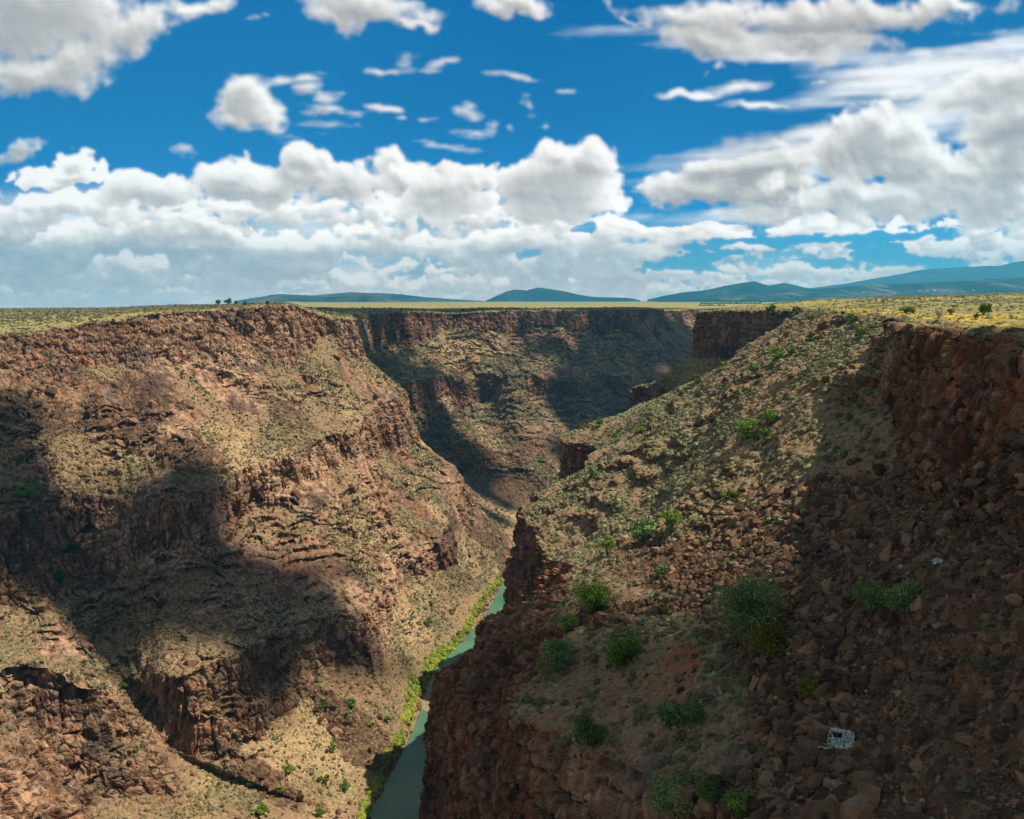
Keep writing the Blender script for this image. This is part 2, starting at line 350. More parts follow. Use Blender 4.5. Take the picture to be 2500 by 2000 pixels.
def build_wall(side, ST, cliffs, res, soft=()):
    n = len(ST)
    A = np.array([[*plat(s[1], s[0], side, i, n), *s[1:]] for i, s in enumerate(ST)], float)   # S, L, 3
    OD = np.array([s[0] for s in ST], float); OD /= np.linalg.norm(OD, axis=1, keepdims=True)
    NP = 6
    L = A.shape[1]
    # parameter along the wall
    chord = np.linalg.norm(A[1:, NP:] - A[:-1, NP:], axis=2).mean(1)
    t = np.concatenate([[0], np.cumsum(chord)])
    px, py, dep = project(A)
    vis = (dep > 5) & (px > -420) & (px < 2500) & (py < 2500)
    pxc, pyc = np.clip(px, -500, 2650), np.clip(py, 0, 2500)
    tq = []
    for i in range(n - 1):
        d = np.hypot(pxc[i+1] - pxc[i], pyc[i+1] - pyc[i]) * (vis[i] | vis[i+1]) * (dep[i] > 5) * (dep[i+1] > 5) * (np.arange(L) > 2)
        dist = max(30, min(dep[i, NP:].max(), dep[i+1, NP:].max()))
        k = int(np.clip(max(np.sort(d)[-3] * .475 / res, chord[i] / 8), 6, 330))
        tq.append(t[i] + (t[i+1] - t[i]) * np.arange(k) / k)
    tq = np.concatenate(tq + [[t[-1]]])
    B = hermite(t, tq, A)
    H = hermite(t, tq, OD); H /= np.linalg.norm(H, axis=1, keepdims=True)
    H3 = np.concatenate([-H, np.zeros((len(H), 1))], 1)[:, None, :]      # into the gorge
    # cliff bases bury unevenly
    for (a, b) in cliffs:
        a += NP; b += NP
        nb = B[:, b].copy(); amp_ = .5 if side == 'L' else .3
        j = fbm(nb, 34, 3, seed=40 + a)[:, None] * amp_ - .05
        if a > NP: jt = np.clip(fbm(B[:, a], 27, 3, seed=140 + a)[:, None], 0, 1) * amp_ * .8; B[:, a] = B[:, a] * (1 - jt) + B[:, b] * jt
        j = np.where(j < 0, j * 1.2, j * .4)
        B[:, b] = np.where(j < 0, nb + (nb - B[:, a]) * j, nb + (B[:, min(b+1, L-1)] - nb) * j)
    # rows
    bx, by, bd = project(B)
    v = (bd > 5) & (bx > -200) & (bx < 2350) & (by < 1900)
    rows = []; kind = []
    cl = {a + NP for a, b in cliffs}
    for k in range(L - 1):
        d = np.hypot(bx[:, k+1] - bx[:, k], by[:, k+1] - by[:, k]) * (v[:, k] | v[:, k+1])
        m = int(np.clip(np.percentile(d, 93) * .475 / res, 4, 190))
        if k >= NP: m = max(m, 24)
        if k == NP - 1: m = 8
        for j in range(m):
            rows.append((k, j / m)); kind.append(1.0 if k in cl else 0.0)
    rows.append((L - 2, 1.0)); kind.append(0.0)
    ks = np.array([r[0] for r in rows]); fs = np.array([r[1] for r in rows]); kind = np.array(kind, F32)
    fs3 = fs[None, :, None]
    P = B[:, ks] * (1 - fs3) + B[:, ks + 1] * fs3
    # talus a little concave
    tal = ((kind < .5) & (ks >= NP))[None, :]
    seg = np.linalg.norm(B[:, ks + 1] - B[:, ks], axis=2)
    P[..., 2] -= np.where(tal, seg * .05 * np.sin(fs * math.pi)[None], 0)
    base = P.copy()
    kk = np.convolve(np.pad(kind, 4, 'edge'), np.ones(9) / 9, 'valid')[None, :]   # soft cliffness
    kk = kk * np.ones((len(tq), 1))
    for (k0, k1, s0, s1, amt) in soft:      # stretches where a cliff band crumbles into the slope
        si = np.interp(tq, t, np.arange(n)); ww = sstep(s0 - .7, s0 + .3, si) * sstep(s1 + .7, s1 - .3, si) * amt
        kk = kk * (1 - ww[:, None] * ((ks >= k0 + NP) & (ks <= k1 + NP))[None])
    if side == 'L': kk = kk * np.clip(.95 + .75 * fbm(P, 48, 3, seed=47), .35, 1)
    back = np.where(ks < NP, 0, 1)[None, :] * np.ones((len(tq), 1))
    # distance behind the rim
    dr = np.linalg.norm(P[..., :2] - B[:, NP][:, None, :2], axis=2) * (ks < NP)[None]
    fade = np.exp(-(dr / 18) ** 2)
    wat = sstep(ZW, ZW + 14, P[..., 2])
    near = np.clip(np.linalg.norm(P, axis=2) / 220, .25, 1) if side == 'R' else 1.0
    fade = fade * wat
    # gullies and buttresses
    g = fbm(P * [1, 1, .35], 52, 3, seed=3) * 6.5 + fbm(P * [1, 1, .25], 17, 3, seed=9) * 3.2
    g = g - np.abs(fbm(P * [1, 1, .3], 30, 2, seed=14)) * 3
    g = g + fbm(P * [1, 1, .3], 105, 3, seed=5) * 13 * sstep(540, 700, P[..., 1]) * (1 if side == 'L' else 0)
    g = g + (1 - 2 * np.abs(fbm(P * [1, 1, .28], 13, 2, seed=6))) * 1.5
    g *= (.6 + .4 * kk) * fade * near
    P = P + H3 * g[..., None]
    # ledges and small outcrops in the talus
    om = sstep(.0, .4, fbm(P * [1, 1, .8], 34, 3, seed=21) + (.30 + .35 * sstep(-60, -100, P[..., 2]) - 1.0 * sstep(-135, -148, P[..., 2]) + .55 * sstep(560, 700, P[..., 1]) if side == 'L' else -.12)) * (1 - kk) * fade
    hstep = 8.0
    f = (P[..., 2] / hstep + fbm(P, 30, 3, seed=23) * 1.3) % 1.0
    P = P + H3 * (-(f - f*f*(3-2*f)) * 8.0 * 2.1 * om * (sstep(130, 200, np.linalg.norm(P, axis=2)) if side == 'R' else 1))[..., None]
    f3 = (P[..., 2] / 3.1 + fbm(P, 16, 3, seed=24) * 1.6) % 1.0
    P = P + H3 * (-(f3 - f3*f3*(3-2*f3)) * 3.1 * 1.6 * (.25 * fade + .75 * om) * (1 - kk) * (sstep(130, 200, np.linalg.norm(P, axis=2)) if side == 'R' else 1) * sstep(-168, -158, P[..., 2]))[..., None]
    # horizontal lava-flow banding in cliffs
    f2 = (P[..., 2] / 5.2 + fbm(P, 60, 2, seed=25) * .5) % 1.0
    P = P + H3 * ((np.abs(f2 - .5) * 2) ** 3 * -1.1 * kk * fade)[..., None]
    # blocky jointing
    N1 = normals(P)
    if side == 'L': N1 = N1
    sgn = np.sign((N1 * H3).sum(-1).mean() + 1e-6)
    N1 *= np.where((N1[..., 2] < 0) & (np.abs(N1[..., 2]) > .3), -1, sgn)[..., None]
    rocky = np.clip(kk + om * sstep(.75, .5, np.abs(N1[..., 2])) * 1.3, 0, 1) * fade
    Pw = P + np.stack([fbm(P, 5, 2, seed=31), fbm(P, 5, 2, seed=33), fbm(P, 6, 2, seed=35)], -1) * 1.0
    D = 0
    for (sx, sz, amp, sd) in ((6.5, 23, 3.0, 51), (2.8, 10.5, 1.7, 61), (1.3, 4.2, .6, 71)):
        f1, f2_, idd = worley(Pw, sx * (1 if side == 'L' else .62), sz * (1 if side == 'L' else .62), sd); amp *= (1 if side == 'L' else .75)
        D = D + amp * ((idd - .5) - .6 * sstep(.20, .0, f2_ - f1))
    D = D * (rocky + .28 * (1 - rocky) * fade * (1 if side == 'L' else .45))
    # rubble relief on the rest
    tl = (1 - rocky) * wat
    f1, f2_, idd = worley(P, 2.1, 2.1, 81)
    rub = (idd * .8 - f1 * .7) * .8 + fbm(P, 1.4, 2, seed=83) * .22 + fbm(P, 9, 3, seed=85) * 1.0
    platm = (ks < NP)[None] * (1 - fade)
    D = D + rub * tl * np.where(platm > .5, .35, 1) * (1.0 if side == 'L' else .8)
    P = P + (N1 * .65 + H3 * .35 * rocky[..., None]) * D[..., None]
    # small water-edge dip so the walls run under the river sheet
    N2 = normals(P); N2 *= np.where(N2[..., 2] < 0, -1, 1)[..., None]
    slope = np.abs(N2[..., 2])
    at = {}
    pk = (ks < NP)[None] * np.ones_like(slope)
    rock = np.clip(.62 * kk + .75 * sstep(.72, .42, slope) * (.35 + om + kk), 0, 1) * np.where(pk > .5, fade * .9, 1)
    if side == 'L': rock = np.maximum(rock, sstep(.02, .5, fbm(P * [1, 1, .45], 19, 4, seed=150) + .25 * blobs(*project(P)[:2], [(820, 1090, 190, 230, 0, 1), (540, 1130, 240, 90, 20, .8), (1000, 900, 300, 160, 0, .8)])) * (.62 - .12 * sstep(560, 700, P[..., 1])) * sstep(-160, -145, P[..., 2]) * (pk < .5))
    at['rock'] = rock
    at['plateau'] = np.clip(pk * (1 - fade * sstep(9, 0, dr)), 0, 1)
    return dict(P=P, base=base, N=N2, at=at, ks=ks, fs=fs, tq=tq, t=t, dr=dr, kk=kk * np.ones_like(slope), H=H3, NP=NP, slope=slope)

RES = 1.0 if not QUICK else 2.0
LW = build_wall('L', LEFT, [(0, 1), (2, 3), (4, 5)], RES)
RW = build_wall('R', RIGHT, [(0, 1), (2, 3), (3, 4)], RES, soft=[(0, 0, 7.9, 15, .95)])
print('walls', LW['P'].shape, RW['P'].shape, round(time.time() - T0, 1))

# ground patches
for W in (LW, RW):
    P = W['P']; px, py, dep = project(P)
    n1 = fbm(P, 30, 4, seed=101); n2 = fbm(P, 12, 3, seed=103)
    W['px'], W['py'], W['dep'] = px, py, dep
    at = W['at']
    jx = px + n2 * 26; jy = py + n1 * 22
    if W is LW:
        at['scree'] = np.clip(blobs(jx, jy, [(290, 890, 190, 60, 28, 1), (100, 870, 120, 50, 10, .8), (760, 1550, 150, 55, 40, .75), (1010, 1120, 30, 90, -60, .6),
                                             (560, 1650, 130, 40, 30, .6), (1040, 1040, 70, 22, 30, 1), (1150, 960, 110, 25, 30, .7), (120, 1150, 60, 140, 10, .9), (1095, 1035, 60, 40, 0, .9), (1075, 1180, 40, 60, 0, .5), (620, 880, 90, 24, 35, .5)]) + .25 * (n1 > .45), 0, 1)
        at['grass'] = np.clip(.26 + .42 * n1 + blobs(jx, jy, [(480, 960, 230, 60, 25, .5), (620, 1560, 130, 70, 20, .8), (800, 1230, 120, 200, -15, .35), (860, 740, 60, 40, 20, .5), (1000, 760, 90, 40, 20, .4)]), 0, 1)
        at['dry_green'] = np.clip(.5 + .6 * fbm(P, 22, 3, seed=107), 0, 1)
        at['pale'] = np.clip(.5 + .7 * fbm(P, 45, 2, seed=109) + blobs(px, py, [(640, 1010, 130, 80, 0, .8), (560, 730, 110, 60, 0, .4), (300, 1130, 130, 70, 0, .35), (560, 1400, 160, 60, 0, .5), (880, 900, 30, 70, 0, .6)]) - .5 * sstep(600, 750, dep), 0, 1)
        at['flower'] = np.zeros_like(px); at['ochre'] = blobs(jx, jy, [(850, 800, 16, 6, 0, .0)])
    else:
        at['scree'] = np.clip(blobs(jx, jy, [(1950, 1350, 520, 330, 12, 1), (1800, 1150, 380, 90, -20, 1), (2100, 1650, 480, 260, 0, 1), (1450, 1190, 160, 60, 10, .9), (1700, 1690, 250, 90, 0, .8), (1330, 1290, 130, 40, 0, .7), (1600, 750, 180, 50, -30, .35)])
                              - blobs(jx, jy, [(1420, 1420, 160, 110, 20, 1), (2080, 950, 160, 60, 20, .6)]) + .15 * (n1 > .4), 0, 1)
        at['grass'] = np.clip(.02 + .22 * n1 + .2 * sstep(200, 330, dep), 0, 1)
        at['dry_green'] = np.clip(.45 + .5 * fbm(P, 14, 3, seed=107) - .25 * sstep(220, 130, dep), 0, 1)
        at['pale'] = np.clip(.1 + .4 * fbm(P, 25, 2, seed=109) + blobs(px, py, [(1300, 1650, 200, 60, 20, .5)]), 0, 1)
        at['flower'] = np.clip(blobs(jx, py + n2 * 5, [(2060, 668, 130, 9, -3, .75), (1750, 655, 120, 6, 0, .6), (1880, 662, 60, 5, 0, .6), (2100, 690, 90, 12, 5, .4)]), 0, 1)
        at['ochre'] = blobs(jx, jy, [(1440, 1395, 42, 26, -20, .95), (1420, 1440, 60, 40, 0, .4), (1250, 1470, 120, 30, 0, .25), (2010, 730, 40, 24, 0, .3)], .8)

M_canyon = mat_canyon('canyon_ground')
def add_wall(name, W):
    S, R = W['P'].shape[:2]
    o = mesh_np(name, W['P'], grid_faces(S, R), mats=[M_canyon], attrs=W['at'], smooth=False)
    return tag(o, kind='structure')
add_wall('canyon_wall_west', LW)
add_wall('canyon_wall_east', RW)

#@@WATER
# ------------------------------------------------------------------ river
t = NT('river_water')
pos = t.n('ShaderNodeNewGeometry').outputs['Position']
wc = t.ramp(t.noise(pos, .035, 3, .6), [(.35, (.055, .135, .085)), (.65, (.105, .20, .115))])
wb = t.noise(pos, .9, 3, .6)
M_water = t.out(wc, .22, wb, .5, .15, .3)
gx = np.linspace(-140, 1150, 260); gy = np.linspace(-380, 2150, 500)
V = np.stack(np.meshgrid(gx, gy, indexing='ij'), -1); V = np.concatenate([V, np.full(V.shape[:2] + (1,), -175.0)], -1)
tag(mesh_np('river', V, grid_faces(260, 500), mats=[M_water]), kind='structure')
# sand bar
t = NT('wet_sand'); pos = t.n('ShaderNodeNewGeometry').outputs['Position']
M_sand = t.out(t.ramp(t.noise(pos, .35, 5, .6), [(.35, (.13, .115, .06)), (.5, (.30, .23, .13)), (.65, (.22, .12, .07))]), .7)
cs = np.array(Pz(930, 1442, -175)); N_ = 90
uu, vv = np.meshgrid(np.linspace(-1.5, 1.5, N_), np.linspace(-1.5, 1.5, N_), indexing='ij')
axd = np.array([.22, .975]); pr = np.array([.975, -.22])
V = np.zeros((N_, N_, 3)); V[..., :2] = cs[:2] + uu[..., None] * 8 * pr + vv[..., None] * 26 * axd
V[..., 2] = -175.55 + 1.5 * np.exp(-(uu**2 + vv**2) * 1.15) + .10 * fbm(V, 5, 3, seed=5)
tag(mesh_np('sandbar', V, grid_faces(N_, N_), mats=[M_sand]), kind='structure')

#@@HILLS
# ------------------------------------------------------------------ distant hills
def mat_hill(name, c0, c1, c2, sc_=.004):
    t = NT(name); pos = t.n('ShaderNodeNewGeometry').outputs['Position']
    mp = t.n('ShaderNodeMapping'); t.set(mp.inputs[0], pos); mp.inputs['Scale'].default_value = (1, .35, 2.0)
    c = t.ramp(t.noise(mp.outputs[0], sc_, 7, .68), [(.38, c0), (.52, c1), (.66, c2)])
    return t.out(c, 1.0, None, spec=0)
HILLV = []
def ridge(name, prof, d0, depth, mat, base=-160, seed=0, rough=.12, front=.55):
    xs = np.array([p[0] for p in prof], float); ys = np.array([p[1] for p in prof], float)
    nx = max(40, int((xs[-1] - xs[0]) / 2.2)); ny = 56
    X = np.linspace(xs[0], xs[-1], nx); top = np.interp(X, xs, ys)
    v = np.linspace(0, 1, ny)
    PX, VV = np.meshgrid(X, v, indexing='ij')
    Y = d0 + depth * VV
    k = sstep(0, front, VV) * sstep(1.0, front + .12, VV) ; k = np.where(VV < front, (VV / front) ** 1.1, k)
    dc = d0 + depth * front
    H = ((630 - top)[:, None] / FPX * dc) - base
    P = np.stack([(PX - 1078) / FPX * Y * 1.0, Y, base + H * k], -1)
    Q = P * [1, 1, 0]
    n = fbm(Q, depth * .16, 5, seed=seed); rg = 1 - np.abs(fbm(Q, depth * .22, 4, seed=seed + 3)) * 1.6
    edge = np.sin(np.clip(VV / front, 0, 1) * math.pi * .93) * (VV < front) + .15
    P[..., 2] += (n * .5 + rg - .6) * H * rough * 2.2 * edge
    HILLV.append(P.reshape(-1, 3))
    o = mesh_np(name, P, grid_faces(nx, ny), mats=[mat]); return tag(o, kind='structure')
MH1 = mat_hill('hill_scrub', (.022, .030, .020), (.060, .062, .040), (.15, .13, .085))
MH2 = mat_hill('hill_forest', (.014, .024, .016), (.024, .034, .022), (.06, .06, .042))
MH3 = mat_hill('piedmont', (.014, .024, .018), (.030, .038, .026), (.15, .135, .09), .006)
MH4 = mat_hill('mountain', (.030, .040, .030), (.045, .055, .04), (.10, .10, .075), .0022)
ridge('hills', [(505, 634), (540, 628), (580, 623), (620, 621), (660, 622), (690, 618), (740, 613), (800, 617), (850, 621), (900, 627), (980, 633), (1020, 635)], 5400, 2300, MH1, seed=201)
ridge('hills', [(520, 636), (570, 627), (610, 621), (650, 622), (690, 626), (740, 622), (790, 624), (840, 631), (880, 635)], 4800, 1000, MH1, seed=211)
ridge('hills', [(1022, 634), (1045, 624), (1068, 614), (1082, 611), (1108, 613), (1132, 606), (1160, 609), (1190, 614), (1222, 622), (1250, 626), (1320, 627), (1345, 632)], 6000, 1700, MH2, seed=221, rough=.07)
ridge('hills', [(1360, 631), (1400, 622), (1440, 615), (1475, 612), (1500, 607), (1540, 599), (1580, 594), (1612, 601), (1645, 596), (1680, 605), (1720, 612), (1780, 622)], 5800, 1700, MH2, seed=231, rough=.07)
ridge('hills', [(1380, 635), (1500, 628), (1600, 619), (1680, 610), (1760, 606), (1850, 600), (1950, 594), (2050, 588), (2156, 582), (2300, 572), (2500, 560)], 3000, 3300, MH3, seed=241, rough=.06, front=.8)
ridge('mountain', [(1660, 612), (1720, 605), (1780, 597), (1830, 588), (1880, 578), (1920, 571), (1970, 566), (2040, 563), (2090, 560), (2120, 554), (2160, 550), (2300, 545), (2500, 530)], 9000, 2600, MH4, seed=251, rough=.06)

#@@INDEX
# ------------------------------------------------------------------ where the ground is seen
ZB = {}
def build_index():
    Ps = [LW['P'].reshape(-1, 3), RW['P'].reshape(-1, 3)] + [np.array(o) for o in HILLV]
    nm = [LW['N'].reshape(-1, 3), RW['N'].reshape(-1, 3)] + [np.tile([0, 0, 1.0], (len(o), 1)) for o in HILLV]
    P = np.concatenate(Ps); Nn = np.concatenate(nm)
    px, py, dep = project(P)
    ok = (dep > 8) & (px > -200) & (px < 2400) & (py < 1900) & (py > 500)
    idx = np.nonzero(ok)[0]; order = np.argsort(-dep[idx]); idx = idx[order]
    B = 4.0
    bx = ((px[idx] + 200) / B).astype(int); by = ((py[idx] - 500) / B).astype(int)
    G = np.full((651, 351), -1, np.int64); G[bx, by] = idx
    ZB.update(P=P, N=Nn, G=G, B=B, dep=dep, px=px, py=py)
build_index()
def surf(px, py):
    """the nearest ground point seen at a photo pixel"""
    G, B = ZB['G'], ZB['B']
    i, j = int((px + 200) / B), int((py - 500) / B)
    for r in range(0, 12):
        a = G[max(i - r, 0):i + r + 1, max(j - r, 0):j + r + 1].ravel(); a = a[a >= 0]
        if len(a):
            k = a[np.argmin(ZB['dep'][a])] if r < 2 else a[0]
            return ZB['P'][k].copy()
    return np.array(Pz(px, py, -60))
def visible(P):
    px, py, dep = project(P)
    i = np.clip(((px + 200) / ZB['B']).astype(int), 0, 650); j = np.clip(((py - 500) / ZB['B']).astype(int), 0, 350)
    g = ZB['G'][i, j]; d = np.where(g >= 0, ZB['dep'][g], 1e9)
    return (dep < d * 1.05 + 6) & (dep > 5)

#@@CLOUDS
# ------------------------------------------------------------------ clouds overhead: their shadows lie on the gorge
SUN_AZ, SUN_EL = math.radians(92), math.radians(60)      # azimuth measured from +Y towards +X
sun_dir = np.array([math.sin(SUN_AZ) * math.cos(SUN_EL), math.cos(SUN_AZ) * math.cos(SUN_EL), math.sin(SUN_EL)])
HC = 1500.0
def cloud_cover():
    V, Wt = [], []
    for W in (LW, RW):
        P = W['P'][::2, ::2]; px, py, dep = W['px'][::2, ::2], W['py'][::2, ::2], W['dep'][::2, ::2]
        nn = fbm(P, 60, 3, seed=777) * 22; n2 = fbm(P, 45, 3, seed=779) * 18
        x, y = px + nn, py + n2
        if W is LW:
            m = blobs(x, y, [(60, 1120, 230, 150, 10, 1), (300, 1170, 270, 125, 12, 1), (560, 1260, 220, 130, 28, 1), (720, 1350, 110, 80, 20, 1), (430, 1410, 210, 100, 25, 1), (830, 1375, 90, 34, 40, 1),
                             (60, 1010, 150, 60, 10, .9)], .08)
            brk = fbm(P, 95, 3, seed=781)
            far = sstep(545, 575, dep) * (px > 640) * (py > 654) * (py < 1110)
            lit = blobs(x, y, [(985, 735, 105, 42, 18, 1), (1150, 965, 70, 45, 30, 1), (1060, 655, 60, 10, 0, 1), (690, 664, 60, 8, 0, 1), (1130, 1040, 60, 60, 0, 1), (1420, 668, 60, 8, 10, .9)], .1)
            m = np.maximum(m, far * (1 - lit) * np.clip(.60 + 1.5 * fbm(P * [1, 1, 1.6], 26, 2, seed=783) + .35 * brk + 1.0 * sstep(1190, 1330, px) + .45 * sstep(880, 800, px), 0, 1))
            m = np.maximum(m, blobs(px, py, [(880, 652, 250, 3.4, 0, 1), (1300, 650, 250, 2.5, 0, 1)], .1))
        else:
            m = blobs(x, y, [(2050, 1520, 760, 480, 0, 1), (1500, 1560, 420, 330, 0, 1), (2230, 1000, 300, 330, 0, 1), (2010, 1110, 240, 120, -22, 1), (1330, 1330, 90, 60, 0, 1), (1120, 1500, 240, 260, 0, 1)], .08)
            m = np.maximum(m, blobs(x, y, [(1650, 790, 240, 22, -30, 1), (1420, 900, 200, 14, -25, .8), (1760, 720, 110, 20, -20, .9), (2000, 652, 260, 5, -2, .9)], .2))
            m = m * (1 - blobs(x, y, [(1960, 720, 75, 40, -10, 1), (1560, 1180, 130, 34, -28, 1), (1300, 1090, 160, 60, 0, 1)], .2))
        vis = visible(P) & (px > -150) & (px < 2300) & (py < 1850)
        wgt = (dep / 100.0) ** 1.0
        V.append(np.concatenate([P[vis], m[vis][:, None], wgt[vis][:, None]], 1))
    V = np.concatenate(V)
    tt = (HC - V[:, 2]) / sun_dir[2]
    cx = V[:, 0] + sun_dir[0] * tt; cy = V[:, 1] + sun_dir[1] * tt
    x0, x1, y0, y1, cs = 500, 2000, -260, 2300, 9.0
    nx, ny = int((x1 - x0) / cs), int((y1 - y0) / cs)
    i = ((cx - x0) / cs).astype(int); j = ((cy - y0) / cs).astype(int)
    ok = (i >= 0) & (i < nx) & (j >= 0) & (j < ny)
    A = np.zeros((nx, ny)); Bc = np.zeros((nx, ny))
    np.add.at(A, (i[ok], j[ok]), V[ok, 3] * V[ok, 4]); np.add.at(Bc, (i[ok], j[ok]), V[ok, 4])
    Bc = np.minimum(Bc, 1e9)
    avg = A / np.maximum(Bc, 1e-9); wt = np.minimum(Bc, 12.0) / 12
    num, den = avg * wt, wt.copy()
    tot_n, tot_d = num * 1.0, den * 1.0
    k = 1.0
    for lev in range(7):                      # fill what is not seen from what is near it
        num = (num + np.roll(num, 1, 0) + np.roll(num, -1, 0) + np.roll(num, 1, 1) + np.roll(num, -1, 1)) / 5
        den = (den + np.roll(den, 1, 0) + np.roll(den, -1, 0) + np.roll(den, 1, 1) + np.roll(den, -1, 1)) / 5
        k *= .45
        tot_n += num * k; tot_d += den * k
    c = np.where(tot_d > 1e-5, tot_n / (tot_d + 1e-6), 0)
    X, Y = np.meshgrid(x0 + (np.arange(nx) + .5) * cs, y0 + (np.arange(ny) + .5) * cs, indexing='ij')
    c = c - .5 + fbm(np.stack([X, Y, X * 0], -1), 70, 4, seed=790) * .10
    c[0] = c[-1] = -1; c[:, 0] = c[:, -1] = -1
    return X, Y, c
def make_clouds():
    X, Y, c = cloud_cover()
    inside = c > 0
    lab = np.zeros(c.shape, int); cur = 0
    for a, b in zip(*np.nonzero(inside)):
        if lab[a, b]: continue
        cur += 1; st = [(a, b)]; lab[a, b] = cur
        while st:
            p, q = st.pop()
            for u, v in ((p+1, q), (p-1, q), (p, q+1), (p, q-1)):
                if 0 <= u < c.shape[0] and 0 <= v < c.shape[1] and inside[u, v] and not lab[u, v]: lab[u, v] = cur; st.append((u, v))
    t = NT('cloud_vapour')
    M = t.out((.85, .85, .87), 1.0, spec=0)
    words = ['broad grey white cloud', 'long ragged cloud', 'small torn cloud', 'flat drifting cloud']
    k = 0
    for L in range(1, cur + 1):
        m = lab == L
        if m.sum() < 14: continue
        ids = -np.ones(c.shape, int); pts = np.nonzero(m); n = len(pts[0]); ids[pts] = np.arange(n)
        cc = np.clip(c[pts], 0, 1)
        x, y = X[pts], Y[pts]
        p = np.stack([x, y, np.zeros(n)], -1)
        puff = fbm(p, 90, 4, seed=800)
        hgt = np.sqrt(np.clip(cc * 2.2, 0, 1)) * (70 + 50 * puff)
        topv = np.stack([x, y, HC + hgt], -1); botv = np.stack([x, y, HC - 12 * np.sqrt(np.clip(cc * 3, 0, 1)) + 3 * puff - .5], -1)
        a = ids[:-1, :-1]; b = ids[1:, :-1]; d = ids[1:, 1:]; e = ids[:-1, 1:]
        q = (a >= 0) & (b >= 0) & (d >= 0) & (e >= 0)
        if not q.any(): continue
        f = np.stack([a[q], b[q], d[q], e[q]], -1)
        o = mesh_np('cloud', np.concatenate([topv, botv]), np.concatenate([f, f[:, ::-1] + n]), mats=[M])
        o['kind'] = 'structure'; k += 1
    print('clouds', k)
make_clouds()

#@@TEMPLATES
def tri_cloud(n, rad, size, r, flat=.75, squash=(1, 1, .8), up=0.0):
    """n leaf-sized triangles on and in a lumpy dome of unit radius"""
    nc = max(3, n // 14)
    cd = r.normal(size=(nc, 3)); cd /= np.linalg.norm(cd, axis=1, keepdims=True); cd[:, 2] = np.abs(cd[:, 2]) * .9 - .05
    cc = cd * (rad * r.uniform(.45, .8, (nc, 1))); cr = rad * r.uniform(.25, .48, nc); cc[0] = (0, 0, .2 * rad); cr[0] = .62 * rad
    k = r.integers(0, nc, n)
    d = r.normal(size=(n, 3)); d /= np.linalg.norm(d, axis=1, keepdims=True); d[:, 2] = np.where(d[:, 2] < -.3, -d[:, 2], d[:, 2])
    c = cc[k] + d * cr[k][:, None] * r.uniform(.75, 1.05, (n, 1))
    nn = d * flat * 1.5 + r.normal(size=(n, 3)) * .4; nn /= np.linalg.norm(nn, axis=1, keepdims=True)
    a = np.cross(nn, r.normal(size=(n, 3))); a /= np.linalg.norm(a, axis=1, keepdims=True); b = np.cross(nn, a)
    s = size * r.uniform(.6, 1.35, (n, 1))
    V = np.stack([c + a * s, c - a * s * .5 + b * s * .87, c - a * s * .5 - b * s * .87], 1)
    V = V * np.array(squash); V[..., 2] += up
    # knobbly inner dome that carries the leaves
    nu, nv = (9, 5) if n > 30 else (6, 3)
    th = np.arange(nu) * 2 * math.pi / nu; ph = np.linspace(-.25, 1.35, nv)
    D = np.array([(math.cos(t_ + .3 * j) * math.cos(p_), math.sin(t_ + .3 * j) * math.cos(p_), math.sin(p_)) for j, p_ in enumerate(ph) for t_ in th] + [(0, 0, 1)])
    D = D * (rad * r.uniform(.62, .98, (len(D), 1))) * np.array(squash)
    Fd = [[j*nu + i, j*nu + (i+1) % nu, (j+1)*nu + (i+1) % nu] for j in range(nv-1) for i in range(nu)] + [[j*nu + i, (j+1)*nu + (i+1) % nu, (j+1)*nu + i] for j in range(nv-1) for i in range(nu)]
    Fd += [[(nv-1)*nu + i, (nv-1)*nu + (i+1) % nu, nv*nu] for i in range(nu)]
    return np.concatenate([V.reshape(-1, 3), D]), np.concatenate([np.arange(n * 3).reshape(-1, 3), np.array(Fd) + n * 3])
def rock_mesh(r, npts=14, el=(1, .8, .65), name='rock'):
    import bmesh
    bm = bmesh.new()
    d = r.normal(size=(npts, 3)); d /= np.linalg.norm(d, axis=1, keepdims=True)
    d = np.sign(d) * np.abs(d) ** .75; d *= np.array(el) * r.uniform(.82, 1.08, (npts, 1))
    for p in d: bm.verts.new(p.tolist())
    res = bmesh.ops.convex_hull(bm, input=bm.verts)
    bmesh.ops.delete(bm, geom=[e for e in res['geom_interior'] if isinstance(e, bmesh.types.BMVert)], context='VERTS')
    bmesh.ops.triangulate(bm, faces=bm.faces)
    bm.verts.ensure_lookup_table()
    V = np.array([v.co[:] for v in bm.verts]); Fc = np.array([[v.index for v in f.verts] for f in bm.faces])
    bm.verts.index_update(); Fc = np.array([[v.index for v in f.verts] for f in bm.faces]); bm.free()
    return V, Fc
def rotm(a, b, c):
    """stack of rotation matrices, z then tilt"""
    ca, sa, cb, sb, cc_, sc2 = np.cos(a), np.sin(a), np.cos(b), np.sin(b), np.cos(c), np.sin(c)
    Z = np.zeros_like(a); O = np.ones_like(a)
    Rz = np.stack([ca, -sa, Z, sa, ca, Z, Z, Z, O], -1).reshape(-1, 3, 3)
    Rx = np.stack([O, Z, Z, Z, cb, -sb, Z, sb, cb], -1).reshape(-1, 3, 3)
    Ry = np.stack([cc_, Z, sc2, Z, O, Z, -sc2, Z, cc_], -1).reshape(-1, 3, 3)
    return Rz @ Rx @ Ry
